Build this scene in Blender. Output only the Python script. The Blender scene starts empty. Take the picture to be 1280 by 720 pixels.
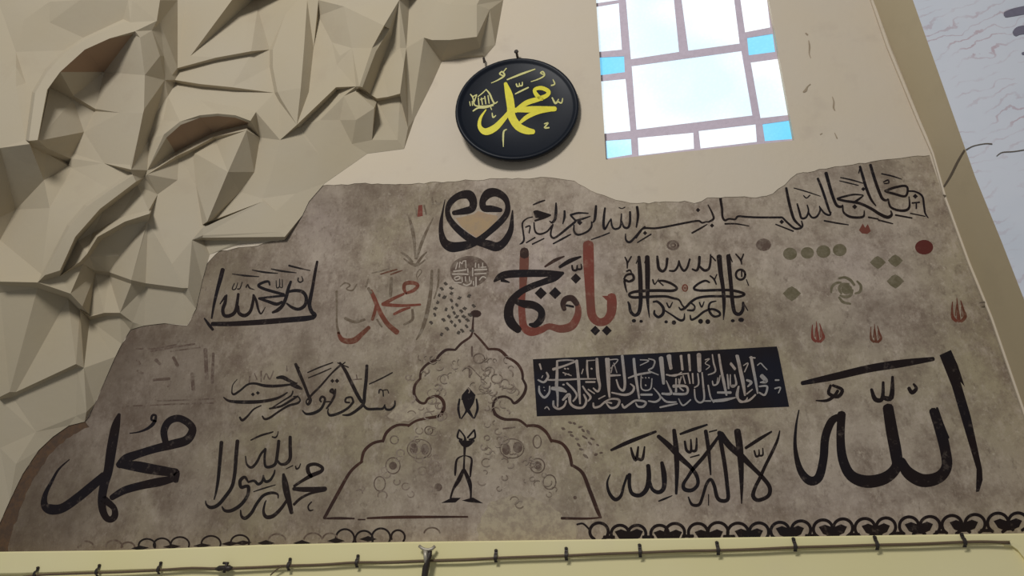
import bpy, bmesh, math, random
from mathutils import Vector, Matrix
from mathutils.geometry import delaunay_2d_cdt

random.seed(7)
SC = bpy.context.scene
COL = SC.collection

# ------------------------------------------------------------------ camera
F = 839.0                                    # focal length in pixels of a 1280x720 frame
UP = Vector((-23.0, 2000.0, -839.0)).normalized()
RT = Vector((5610.0, 417.0, 839.0))
RT = (RT - UP * RT.dot(UP)).normalized()
FW = UP.cross(RT).normalized()               # into the wall
R = Matrix((RT, FW, UP))                     # camera -> world
CAM = Vector((0.0, -5.0, 1.65))
cd = bpy.data.cameras.new('camera')
cd.sensor_width = 36.0
cd.lens = F / 1280.0 * 36.0
cam = bpy.data.objects.new('camera', cd)
cam.matrix_world = Matrix.Translation(CAM) @ R.to_4x4()
COL.objects.link(cam)
SC.camera = cam

# ------------------------------------------------------------------ light
w = bpy.data.worlds.new('world'); SC.world = w; w.use_nodes = True
wb = w.node_tree.nodes['Background']
wb.inputs['Color'].default_value = (0.93, 0.96, 1.0, 1)
wb.inputs['Strength'].default_value = 0.2

def area(name, loc, target, size, energy, color):
    l = bpy.data.lights.new(name, 'AREA'); l.shape = 'DISK'; l.size = size; l.energy = energy; l.color = color
    o = bpy.data.objects.new(name, l); COL.objects.link(o); o.location = loc
    o.rotation_euler = (Vector(target) - Vector(loc)).to_track_quat('-Z', 'Y').to_euler()
    return o
area('daylight_from_hall_windows', (-2.8, -9.0, 8.6), (0.0, 0.0, 3.8), 2.2, 660, (1.0, 0.985, 0.965))

SC.view_settings.view_transform = 'Standard'
SC.view_settings.look = 'None'
SC.view_settings.exposure = 0.0
SC.view_settings.gamma = 1.0
SC.view_settings.use_curve_mapping = False

# ------------------------------------------------------------------ helpers
def at(px, py, d=0.0):
    """point seen at pixel (px, py) on the plane standing d metres in front of the back wall"""
    r = R @ Vector((px - 640.0, 360.0 - py, -F))
    t = (-d - CAM.y) / r.y
    return CAM + r * t

def link(o, parent=None):
    COL.objects.link(o)
    if parent is not None:
        o.parent = parent
        o.matrix_parent_inverse = parent.matrix_world.inverted()
    return o

def empty(name, loc, label=None, cat=None, group=None, kind=None):
    o = bpy.data.objects.new(name, None); o.empty_display_size = 0.1
    o.location = loc; COL.objects.link(o)
    o.matrix_world = Matrix.Translation(Vector(loc))
    return tag(o, label, cat, group, kind)

def tag(o, label=None, cat=None, group=None, kind=None):
    if label: o['label'] = label
    if cat: o['category'] = cat
    if group: o['group'] = group
    if kind: o['kind'] = kind
    return o

def mesh_obj(name, verts, faces, mat, parent=None, smooth=False, face_mats=None):
    me = bpy.data.meshes.new(name)
    me.from_pydata([tuple(v) for v in verts], [], faces)
    mats = mat if isinstance(mat, (list, tuple)) else [mat]
    for m in mats: me.materials.append(m)
    if face_mats:
        for p, k in zip(me.polygons, face_mats): p.material_index = k
    if smooth:
        for p in me.polygons: p.use_smooth = True
    me.update()
    return link(bpy.data.objects.new(name, me), parent)

def bm_obj(name, bm, mat, parent=None, smooth=False):
    me = bpy.data.meshes.new(name); bm.to_mesh(me); bm.free()
    me.materials.append(mat)
    if smooth:
        for p in me.polygons: p.use_smooth = True
    return link(bpy.data.objects.new(name, me), parent)

def inside(p, poly):
    x, y = p; c = False; n = len(poly)
    for i in range(n):
        x1, y1 = poly[i][:2]; x2, y2 = poly[i - 1][:2]
        if (y1 > y) != (y2 > y) and x < (x2 - x1) * (y - y1) / (y2 - y1) + x1: c = not c
    return c

def smooth_line(pts, n=5):
    """Catmull-Rom through tuples of any length"""
    if len(pts) < 3: 
        if len(pts) == 2:
            return [tuple(a + (b - a) * k / 4 for a, b in zip(*pts)) for k in range(5)]
        return list(pts)
    out = []
    P = [pts[0]] + list(pts) + [pts[-1]]
    for i in range(1, len(P) - 2):
        p0, p1, p2, p3 = P[i - 1], P[i], P[i + 1], P[i + 2]
        for k in range(n):
            t = k / n; t2 = t * t; t3 = t2 * t
            out.append(tuple(0.5 * (2 * b + (c - a) * t + (2 * a - 5 * b + 4 * c - e) * t2 + (3 * b - a - 3 * c + e) * t3)
                             for a, b, c, e in zip(p0, p1, p2, p3)))
    out.append(tuple(pts[-1]))
    return out

# ------------------------------------------------------------------ materials
def lin(r, g, b):
    f = lambda c: (c / 255 / 12.92) if c / 255 <= 0.04045 else ((c / 255 + 0.055) / 1.055) ** 2.4
    return (f(r), f(g), f(b), 1.0)

class N:
    def __init__(s, name):
        s.m = bpy.data.materials.new(name); s.m.use_nodes = True
        s.t = s.m.node_tree; s.b = s.t.nodes['Principled BSDF']
        s.b.inputs['Roughness'].default_value = 0.9
        s.b.inputs['Specular IOR Level'].default_value = 0.15
        s.pos = s.t.nodes.new('ShaderNodeNewGeometry').outputs['Position']
    def n(s, kind, **kw):
        o = s.t.nodes.new('ShaderNode' + kind)
        for k, v in kw.items():
            if k in o.inputs: 
                if hasattr(v, 'is_linked'): s.t.links.new(v, o.inputs[k])
                else: o.inputs[k].default_value = v
            else: setattr(o, k, v)
        return o
    def noise(s, scale, detail=4, rough=0.6, stretch=None, off=(0, 0, 0)):
        mp = s.n('Mapping'); s.t.links.new(s.pos, mp.inputs['Vector'])
        mp.inputs['Location'].default_value = off
        if stretch: mp.inputs['Scale'].default_value = stretch
        t = s.n('TexNoise', Scale=scale, Detail=detail, Roughness=rough)
        s.t.links.new(mp.outputs[0], t.inputs['Vector'])
        return t.outputs['Fac']
    def ramp(s, fac, lo, hi, a=0.0, b=1.0):
        r = s.n('MapRange'); s.t.links.new(fac, r.inputs['Value'])
        r.inputs['From Min'].default_value = lo; r.inputs['From Max'].default_value = hi
        r.inputs['To Min'].default_value = a; r.inputs['To Max'].default_value = b
        return r.outputs['Result']
    def mix(s, fac, a, b, mode='MIX'):
        m = s.n('Mix', data_type='RGBA', blend_type=mode)
        for v, k in ((fac, 0), (a, 6), (b, 7)):
            if hasattr(v, 'is_linked'): s.t.links.new(v, m.inputs[k])
            else: m.inputs[k].default_value = v
        return m.outputs[2]
    def color(s, c):
        if hasattr(c, 'is_linked'): s.t.links.new(c, s.b.inputs['Base Color'])
        else: s.b.inputs['Base Color'].default_value = c
    def bump(s, h, strength=0.2, dist=0.02):
        b = s.n('Bump'); b.inputs['Strength'].default_value = strength; b.inputs['Distance'].default_value = dist
        s.t.links.new(h, b.inputs['Height']); s.t.links.new(b.outputs[0], s.b.inputs['Normal'])

def m_cream(name, base, yellow, stain, bump=0.1, st=0.5):
    m = N(name)
    c = m.mix(m.ramp(m.noise(0.7, 3), 0.35, 0.7), base, yellow)
    c = m.mix(m.ramp(m.noise(2.2, 6, 0.65, None, (3, 1, 8)), 0.56, 0.78, 0, st), c, stain)
    m.color(c); m.bump(m.noise(9, 5), bump, 0.03)
    return m.m

CREAM = m_cream('cream_limewash', lin(202, 190, 172), lin(203, 189, 166), lin(180, 166, 150))
MUQ = m_cream('muqarnas_plaster', lin(180, 169, 148), lin(180, 167, 141), lin(168, 153, 132), 0.08, 0.4)
LEDGE = m_cream('yellow_oil_paint', lin(234, 223, 174), lin(231, 220, 164), lin(226, 211, 174), 0.03, 0.3)
REVEAL = m_cream('ochre_limewash', lin(176, 162, 135), lin(172, 158, 128), lin(160, 147, 122), 0.05, 0.4)

def m_old():
    m = N('old_painted_plaster')
    c = m.mix(m.ramp(m.noise(0.55, 2, 0.5, None, (4, 0, 2)), 0.35, 0.65), lin(172, 157, 146), lin(160, 148, 122))
    c = m.mix(m.ramp(m.noise(2.6, 9, 0.75), 0.44, 0.64, 0, 0.9), c, lin(122, 106, 92))
    c = m.mix(m.ramp(m.noise(5.0, 8, 0.78, (1.3, 1, 0.8), (9, 3, 1)), 0.50, 0.68, 0, 0.75), c, lin(188, 174, 157))
    c = m.mix(m.ramp(m.noise(1.5, 9, 0.7, None, (7, 2, 3)), 0.50, 0.68, 0, 0.5), c, lin(100, 86, 72))
    c = m.mix(m.ramp(m.noise(12, 7, 0.8, (1.3, 1, 0.8), (1, 7, 5)), 0.54, 0.70, 0, 0.65), c, lin(98, 84, 72))
    c = m.mix(m.ramp(m.noise(26, 5, 0.75, None, (2, 2, 2)), 0.58, 0.72, 0, 0.6), c, lin(196, 184, 164))
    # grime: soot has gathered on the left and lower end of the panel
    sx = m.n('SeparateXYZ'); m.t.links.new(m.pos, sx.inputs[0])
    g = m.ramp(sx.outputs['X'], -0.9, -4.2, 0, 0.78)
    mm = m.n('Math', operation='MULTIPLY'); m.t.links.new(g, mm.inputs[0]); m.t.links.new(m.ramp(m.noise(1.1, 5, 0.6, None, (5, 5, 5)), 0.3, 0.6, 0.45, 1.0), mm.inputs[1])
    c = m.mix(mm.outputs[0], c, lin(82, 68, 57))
    m.color(c); m.bump(m.noise(11, 7, 0.7), 0.25, 0.03)
    return m.m
OLD = m_old()

def m_paint(name, col, worn, tint=None, lo=0.56, hi=0.70, amt=0.55):
    m = N(name)
    c = col
    if tint: c = m.mix(m.ramp(m.noise(2.3, 2, 0.5, None, (2, 6, 4)), 0.45, 0.62), col, tint)
    c = m.mix(m.ramp(m.noise(13, 6, 0.75), lo, hi, 0, amt), c, worn)
    m.color(c); m.b.inputs['Roughness'].default_value = 0.75
    return m.m
BLACK = m_paint('black_ink_paint', lin(30, 21, 20), lin(104, 92, 82), lin(26, 21, 24))
THIN = m_paint('thin_black_ink', lin(36, 27, 24), lin(110, 98, 88), lin(30, 25, 24), 0.55, 0.72, 0.5)
FAINT = m_paint('faded_brown_ink', lin(92, 76, 66), lin(136, 123, 108), None, 0.45, 0.65, 0.8)
FAINTER = m_paint('nearly_vanished_ink', lin(116, 100, 86), lin(150, 136, 122), None, 0.42, 0.6, 0.8)
GREYINK = m_paint('faded_grey_ink', lin(100, 86, 70), lin(140, 128, 112), None, 0.45, 0.65, 0.8)
RED = m_paint('iron_red_paint', lin(116, 60, 49), lin(144, 110, 92), lin(106, 66, 54), 0.52, 0.72, 0.7)
REDBROWN = m_paint('red_brown_paint', lin(112, 60, 46), lin(140, 112, 92), lin(92, 58, 42), 0.5, 0.7, 0.7)
BROWN = m_paint('umber_line_paint', lin(66, 43, 34), lin(112, 92, 78), lin(54, 38, 33), 0.55, 0.72, 0.5)
OLIVE = m_paint('olive_paint', lin(100, 92, 70), lin(128, 118, 98), None, 0.42, 0.66, 0.85)
DKRED = m_paint('dark_red_paint', lin(92, 44, 38), lin(120, 82, 70), None, 0.55, 0.72, 0.5)
TAN = m_paint('flesh_tan_paint', lin(160, 130, 108), lin(144, 128, 110), lin(162, 138, 106), 0.45, 0.7, 0.8)
PALE = m_paint('pale_lettering_paint', lin(160, 146, 134), lin(100, 90, 84), lin(148, 144, 140), 0.48, 0.7, 0.7)
PANELBLK = m_paint('black_panel_paint', lin(26, 21, 24), lin(56, 46, 44), lin(24, 24, 34), 0.58, 0.75, 0.4)
GREY = m_paint('stone_grey_paint', lin(74, 66, 58), lin(124, 112, 98), None)

def m_plain(name, col, rough=0.5, spec=0.4, metal=0.0):
    m = N(name); m.color(m.mix(m.ramp(m.noise(30, 3), 0.4, 0.7, 0, 0.25), col, tuple(c * 0.6 for c in col[:3]) + (1,)))
    m.b.inputs['Roughness'].default_value = rough; m.b.inputs['Specular IOR Level'].default_value = spec; m.b.inputs['Metallic'].default_value = metal
    return m.m
DISC = m_plain('black_lacquer', lin(13, 19, 29), 0.45, 0.22)
GOLD = m_plain('yellow_gilt_paint', lin(222, 210, 58), 0.5, 0.3)
PALEGOLD = m_plain('pale_yellow_paint', lin(205, 200, 130), 0.5, 0.3)
CABLE = m_plain('brown_cable_sheath', lin(104, 86, 66), 0.6, 0.3)
IRON = m_plain('dark_iron', lin(58, 50, 44), 0.5, 0.5, 0.3)
ZINC = m_plain('dull_zinc', lin(176, 168, 150), 0.45, 0.5, 0.4)
FRAME = m_plain('grey_window_bars', lin(206, 192, 204), 0.6, 0.3)
CRACK = m_plain('dark_crack', lin(104, 94, 82), 0.9, 0.0)
CHIP = m_plain('plaster_chip', lin(160, 144, 122), 0.9, 0.0)
SOFFIT = m_cream('red_brown_soffit', lin(158, 130, 106), lin(160, 138, 114), lin(150, 124, 102), 0.06, 0.4)  # redder, darker base than the other folds, for two niche undersides
MARK = m_plain('grey_violet_brush_mark', lin(120, 116, 130), 0.9, 0.0)

def m_white():
    m = N('white_marbled_wall')
    wv = m.n('TexWave', wave_type='BANDS', bands_direction='Z'); 
    mp = m.n('Mapping'); m.t.links.new(m.pos, mp.inputs[0]); mp.inputs['Rotation'].default_value = (0, 0.35, 0)
    m.t.links.new(mp.outputs[0], wv.inputs['Vector'])
    wv.inputs['Scale'].default_value = 3.6; wv.inputs['Distortion'].default_value = 9.0; wv.inputs['Detail'].default_value = 4.0
    wv.inputs['Detail Scale'].default_value = 1.6
    k = m.n('Math', operation='MULTIPLY'); m.t.links.new(m.ramp(wv.outputs['Fac'], 0.02, 0.14, 0.8, 0), k.inputs[0]); m.t.links.new(m.ramp(m.noise(2.4, 3, 0.6, None, (6, 2, 1)), 0.42, 0.62), k.inputs[1])
    c = m.mix(k.outputs[0], lin(212, 215, 222), lin(188, 166, 172))
    c = m.mix(m.ramp(m.noise(1.6, 3), 0.45, 0.7, 0, 0.6), c, lin(198, 205, 214))
    m.color(c)
    return m.m
WHITE = m_white()

def m_glass(name, a, b, strength):
    m = N(name)
    v = m.n('TexVoronoi', Scale=34.0); m.t.links.new(m.pos, v.inputs['Vector'])
    c = m.mix(m.ramp(m.noise(0.9, 2, 0.5, None, (1, 1, 3)), 0.40, 0.62), a, b)
    c = m.mix(m.ramp(v.outputs['Distance'], 0.1, 0.6, 0, 0.2), c, tuple(x * 0.8 for x in a[:3]) + (1,))
    m.color(tuple(x * 0.5 for x in a[:3]) + (1,))
    m.b.inputs['Roughness'].default_value = 0.3
    m.t.links.new(c, m.b.inputs['Emission Color']); m.b.inputs['Emission Strength'].default_value = strength
    m.bump(v.outputs['Distance'], 0.3, 0.01)
    return m.m
GLASS = m_glass('frosted_daylit_glass', lin(214, 236, 248), lin(255, 255, 255), 0.93)
GLASSP = m_glass('pale_blue_daylit_glass', lin(168, 226, 252), lin(236, 250, 255), 0.92)
GLASSB = m_glass('blue_daylit_glass', lin(118, 208, 250), lin(150, 222, 252), 0.85)

# ------------------------------------------------------------------ 2D sheets on the wall
def cdt_sheet(loops, keep, xy_to_pt, lines=()):
    """loops: closed polygons in px; returns verts (3d) and triangles whose centre passes keep()"""
    vs, es = [], []
    for lp in loops:
        b = len(vs)
        vs += [Vector(p[:2]) for p in lp]
        es += [(b + i, b + (i + 1) % len(lp)) for i in range(len(lp))]
    for ln in lines:
        b = len(vs); vs += [Vector(p[:2]) for p in ln]
        es += [(b + i, b + i + 1) for i in range(len(ln) - 1)]
    ov, oe, of, *_ = delaunay_2d_cdt(vs, es, [], 0, 1e-4)
    tri = []
    for f in of:
        c = sum((ov[i] for i in f), Vector((0, 0))) / len(f)
        if keep((c.x, c.y)): tri.append(tuple(f))
    return ov, tri

def face_to_room(verts, faces):
    out = []
    for f in faces:
        a, b, c = (Vector(verts[i]) for i in f[:3])
        n = (b - a).cross(c - a)
        out.append(tuple(f) if n.dot(CAM - a) > 0 else tuple(reversed(f)))
    return out
# ------------------------------------------------------------------ the setting: back wall
PANEL = [(-40, 720), (-22, 690), (0, 652), (12, 625), (28, 592), (48, 562), (66, 545), (86, 531), (106, 526), (118, 505), (130, 478), (144, 446),
         (152, 430), (163, 412), (180, 407), (205, 404), (234, 407), (244, 385), (252, 350), (258, 330), (275, 313), (315, 308), (355, 298),
         (366, 282), (378, 265), (386, 248), (402, 232), (450, 229), (500, 230), (560, 227), (620, 223), (690, 222), (718, 226), (738, 238), (770, 250),
         (797, 254), (839, 252), (856, 251), (868, 254), (884, 247), (915, 246), (945, 247), (966, 242), (981, 231), (996, 217), (1032, 211),
         (1044, 208), (1089, 202), (1162, 194), (1181, 250), (1210, 330), (1238, 398), (1272, 497), (1335, 680), (1335, 720)]
WIN = [(737, -130), (757.5, 199.5), (993, 175.5), (934, -150)]          # opening of the window
def rough_edge(poly, amp, step, keepers=()):
    out = []
    n = len(poly)
    for i in range(n - 1):
        a, b = poly[i], poly[i + 1]
        L = math.hypot(b[0] - a[0], b[1] - a[1]); k = max(1, int(L / step))
        for j in range(k):
            t = j / k
            s = amp if 0 < j else 0
            out.append((a[0] + (b[0] - a[0]) * t + random.uniform(-s, s), a[1] + (b[1] - a[1]) * t + random.uniform(-s, s)))
    return out
edge = rough_edge(PANEL[:-6], 1.1, 7) + PANEL[-7:]
outer = [(-260, 760), (-260, -420), (1110, -420), (1088, 0), (1165, 193), (1273, 497), (1366, 760)]
outer = [(-260, 760), (-260, -420), (1220, -420), (1380, 60), (1420, 760)]
ov, tri = cdt_sheet([outer, edge, WIN], lambda c: inside(c, outer) and not inside(c, edge) and not inside(c, WIN), None)
V = [at(v.x, v.y, 0) for v in ov]; Fc = list(tri)
for lp, dep in ((edge, -0.005), (WIN, -0.16)):                            # reveals of the two holes
    b = len(V); n = len(lp)
    V += [at(p[0], p[1], 0) for p in lp]
    V += [at(p[0], p[1], 0) + Vector((0, -dep, 0)) for p in lp]
    Fc += [(b + i, b + (i + 1) % n, b + n + (i + 1) % n, b + n + i) for i in range(n)]
wall = mesh_obj('wall_back', V, face_to_room(V, Fc), CREAM)
tag(wall, 'cream plastered back wall around the window and the old painted panel', None, None, 'structure')

# right-hand reveal and the white marbled face in front of it
DR = 0.40
Lp = [(1010, -200), (1088, 0), (1165, 193), (1181, 250), (1210, 330), (1238, 398), (1272, 497), (1363, 760)]
Rp = [(1068, -200), (1141, 0), (1202, 173), (1219, 221), (1252, 302), (1280, 374), (1326, 497), (1420, 760)]
V = []; Fc = []; n = len(Lp); NK = 8
for l_, q_ in zip(Lp, Rp):
    A, B = at(*l_, 0.0), at(*q_, DR)
    V += [A + (B - A) * (k / NK) for k in range(NK + 1)]
Fc = [((NK + 1) * i + k, (NK + 1) * i + k + 1, (NK + 1) * (i + 1) + k + 1, (NK + 1) * (i + 1) + k) for i in range(n - 1) for k in range(NK)]
rev = mesh_obj('wall_reveal', V, face_to_room(V, Fc), REVEAL, None, True); rev['kind'] = 'structure'
V = [at(*p, DR) for p in Rp] + [at(1500, p[1], DR) for p in Rp]
arch = mesh_obj('wall_right', V, face_to_room(V, [(i, i + 1, n + i + 1, n + i) for i in range(n - 1)]), WHITE); arch['kind'] = 'structure'
# raised lip along the inner corner
lip = [(1088, 0), (1108, 58), (1146, 150), (1165, 193), (1181, 250), (1210, 330), (1238, 398), (1272, 497), (1335, 680)]
V = []; 
for p in lip: V += [at(p[0] - 1, p[1], 0.0), at(p[0] + 0.5, p[1], 0.025), at(p[0] + 4, p[1], 0.028), at(p[0] + 5.5, p[1], 0.02)]
Fc = [(4 * i + k, 4 * i + k + 1, 4 * i + k + 5, 4 * i + k + 4) for i in range(len(lip) - 1) for k in range(3)]
trim = mesh_obj('trim_1', V, face_to_room(V, Fc), CREAM); trim['kind'] = 'structure'

# lower wall with its projecting ledge
top = [(-80, 691), (160, 688), (320, 681.5), (480, 678), (640, 676), (960, 671.5), (1280, 667), (1420, 665)]
bot = [(-80, 719), (50, 717), (160, 713), (320, 709), (480, 702.5), (640, 697), (960, 686), (1204, 678), (1420, 676)]
def line_y(pts, x):
    for (x0, y0), (x1, y1) in zip(pts, pts[1:]):
        if x0 <= x <= x1: return y0 + (y1 - y0) * (x - x0) / (x1 - x0)
    return pts[-1][1]
xs = list(range(-80, 1421, 50))
V = []; DL = 0.14
for x in xs:
    a = at(x, line_y(top, x), DL); b = at(x, line_y(bot, x), DL)
    V += [Vector((a.x, 0.06, a.z + 0.006)), Vector((a.x, a.y + 0.012, a.z + 0.002)), a + Vector((0, 0, -0.008)), b + Vector((0, 0, 0.008)), b + Vector((0, 0.010, -0.002)), Vector((b.x, b.y + 0.028, b.z - 0.004)), Vector((b.x, b.y + 0.028, b.z - 0.9))]
k = 7
Fc = [(k * i + j, k * i + j + 1, k * i + k + j + 1, k * i + k + j) for i in range(len(xs) - 1) for j in range(k - 1)]
led = mesh_obj('wall_lower', V, face_to_room(V, Fc), LEDGE); led['kind'] = 'structure'
# raised corner moulding where the lower panel ends
mp_ = [(1255, 681.5), (1265, 682), (1272, 687), (1280, 697), (1288, 712), (1296, 730)]
V = []
for i, p in enumerate(mp_):
    q = mp_[min(i + 1, len(mp_) - 1)]; o = mp_[max(i - 1, 0)]
    tx, ty = q[0] - o[0], q[1] - o[1]; L = math.hypot(tx, ty); nx, ny = ty / L, -tx / L
    V += [at(p[0] + nx * s, p[1] + ny * s, dd) for s, dd in ((-1.5, DL - 0.028), (0.0, DL - 0.002), (0.4 + 3.0 * i, DL + 0.001), (0.5 + 9.0 * i, DL + 0.001))]
Fc = [(4 * i + j, 4 * i + j + 1, 4 * i + 5 + j, 4 * i + 4 + j) for i in range(len(mp_) - 1) for j in range(3)]
t2 = mesh_obj('trim_2', V, face_to_room(V, Fc), LEDGE); t2['kind'] = 'structure'

# ------------------------------------------------------------------ ribbons of paint
WK = 1.12                                             # the paint bled a little past the pen line
def ribbon(strokes, to_px, to_pt, d0, step=0.00004):
    """strokes: list of (pts) with pts = [(x, y, width), ...] in zoom space -> verts, faces"""
    V, Fc = [], []
    for si, st in enumerate(strokes):
        if isinstance(st, dict):                       # filled polygon
            lp = st['poly']
            px = [to_px(*p[:2]) for p in lp]
            ov, tri = cdt_sheet([px], lambda c: inside(c, px), None)
            b = len(V); V += [to_pt(v.x, v.y, d0 + si * step) for v in ov]
            Fc += [tuple(b + i for i in f) for f in tri]
            continue
        pts = smooth_line(st, 5)
        P = []
        for x, y, wd in pts:
            q = to_px(x, y); s = to_px(x + 1, y); P.append((q[0], q[1], wd * (s[0] - q[0])))
        m = len(P); b = len(V)
        left, right = [], []
        for i in range(m):
            a = P[max(i - 1, 0)]; c = P[min(i + 1, m - 1)]
            tx, ty = c[0] - a[0], c[1] - a[1]; L = math.hypot(tx, ty) or 1.0
            nx, ny = -ty / L, tx / L; hw = max(P[i][2] * WK, 0.5) / 2
            left.append((P[i][0] + nx * hw, P[i][1] + ny * hw)); right.append((P[i][0] - nx * hw, P[i][1] - ny * hw))
        d = d0 + si * step
        V += [to_pt(*p, d) for p in left] + [to_pt(*p, d) for p in right]
        Fc += [(b + i, b + i + 1, b + m + i + 1, b + m + i) for i in range(m - 1)]
        for e, sgn in ((0, -1), (m - 1, 1)):            # rounded pen ends
            q = P[e]; o = P[1] if e == 0 else P[m - 2]
            tx, ty = q[0] - o[0], q[1] - o[1]; L = math.hypot(tx, ty) or 1.0; tx /= L; ty /= L
            hw = max(q[2] * WK, 0.5) / 2; c0 = len(V)
            V += [to_pt(q[0] + hw * 0.75 * (tx * math.sin(t) - ty * math.cos(t) / 0.75), q[1] + hw * 0.75 * (ty * math.sin(t) + tx * math.cos(t) / 0.75), d) for t in (0, 0.7, 1.57, 2.44, 3.1416)]
            Fc.append((c0, c0 + 1, c0 + 2, c0 + 3, c0 + 4))
    return V, Fc

DP = -0.005                                            # old plaster lies 5 mm behind the cream coat
def zoom(x0, y0, s): return lambda x, y: (x0 + x / s, y0 + y / s)
PLAST = []
pan = PANEL
cx = sum(p[0] for p in pan) / len(pan); cy = sum(p[1] for p in pan) / len(pan)
painting = empty('wall_painting', at(640, 676, DP), 'dark old plaster panel covered in painted Arabic calligraphy below the cream wall', 'wall painting')
big = []
for i, p in enumerate(pan):                              # runs 8 px under the cream coat
    a = pan[i - 1]; c = pan[(i + 1) % len(pan)]
    tx, ty = c[0] - a[0], c[1] - a[1]; L = math.hypot(tx, ty)
    big.append((p[0] + ty / L * 7, p[1] - tx / L * 7))
grid = [[(x, y) for x in range(40, 1280, 60)] for y in range(250, 700, 60)]
ov, tri = cdt_sheet([big], lambda c: inside(c, big), None)
V = [at(v.x, v.y, DP) for v in ov]
V2 = V + [v + Vector((0, 0.012, 0)) for v in V]
nb = len(V)
mesh_obj('plaster_ground', V, face_to_room(V, tri), OLD, painting)

REPAIR = m_paint('pale_repair_plaster', lin(170, 157, 134), lin(146, 132, 115), None, 0.42, 0.58, 0.95)
BROWNEDGE = m_paint('brown_edge_strip', lin(96, 74, 56), lin(78, 64, 54), None, 0.40, 0.6, 0.9)  # mottled brown of the strip along the curved lower left edge
LAYER = [0.0006]
def paint(name, mat, z, strokes, parent=None, label=None, lift=0.0):
    V, Fc = ribbon(strokes, z, at, DP + LAYER[0] + lift)
    o = mesh_obj(name, V, face_to_room(V, Fc), mat, parent or painting)
    if label: o['label'] = label
    return o
def paint_each(name, mat, z, strokes, parent, lift=0.0):
    return [paint(name, mat, z, [s], parent, None, lift + 0.00004 * k) for k, s in enumerate(strokes)]
def S(*p): return list(p)
def C(w_, *p): return [(x, y, w_) for x, y in p]                  # constant width
def dot(x, y, r): return {'poly': [(x - r, y), (x, y - r), (x + r, y), (x, y + r)]}
def disc(x, y, rx, ry=None, n=14):
    ry = ry or rx
    return {'poly': [(x + rx * math.cos(6.2832 * i / n), y + ry * math.sin(6.2832 * i / n)) for i in range(n)]}
def ring(x, y, rx, ry, w_, a0=0, a1=360, n=12):
    return [(x + rx * math.cos(math.radians(a0 + (a1 - a0) * i / n)), y - ry * math.sin(math.radians(a0 + (a1 - a0) * i / n)), w_) for i in range(n + 1)]
paint('edge_strip', BROWNEDGE, lambda x, y: (x, y), [{'poly': rough_edge([(-20,690),(0,650),(12,625),(28,592),(48,562),(66,545),(86,531),(106,526),(112,534),(92,543),(74,556),(58,574),(40,602),(26,634),(16,662),(8,695),(-20,690)], 1.2, 5)}], None, 'brown strip along the curved lower left edge', -0.0005)
for pl_, lb in (([(612,628),(640,618),(668,622),(690,634),(706,648),(722,652),(720,690),(600,690),(596,660)], 'pale bare patch under the right half of the brown dome'),
               ([(484,520),(500,505),(520,500),(540,506),(548,497),(555,505),(552,514),(535,520),(515,524),(500,528)], 'pale worn patch at the left waist of the dome')):
    paint('plaster_repair', REPAIR, lambda x, y: (x, y), [{'poly': rough_edge(pl_ + pl_[:1], 1.5, 4)}], None, lb, -0.0004)
# ------------------------------------------------------------------ inscriptions
paint('calligraphy', BLACK, zoom(40, 500, 4.5), [
    S((490,80,16),(470,150,44),(448,270,50),(428,400,46),(405,480,44),(393,560,42),(398,620,38),(418,662,34),(445,672,32),(466,650,34),(462,610,30),(435,582,34),(405,560,40)),
    S((405,425,40),(330,490,45),(250,555,46),(170,608,46),(105,615,52),(70,590,38),(75,530,24),(110,460,16),(150,390,11),(210,335,5)),
    S((752,240,32),(742,175,36),(770,120,36),(825,103,36),(880,130,38),(903,170,40),(870,225,46),(790,250,46),(690,275,40),(600,303,40),(530,330,46),(488,368,34)),
    S((488,366,26),(580,372,52),(680,390,52),(780,405,44),(812,408,34),(808,455,28)),
    S((808,440,28),(720,460,44),(620,480,40),(520,508,38),(448,550,28)),
    S((698,120,10),(672,110,12),(678,86,12),(697,90,12),(684,130,18),(650,160,14),(600,180,8),(550,187,5))],
    None, 'largest black word of the panel\'s lower left corner, worn and patchy')
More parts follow.
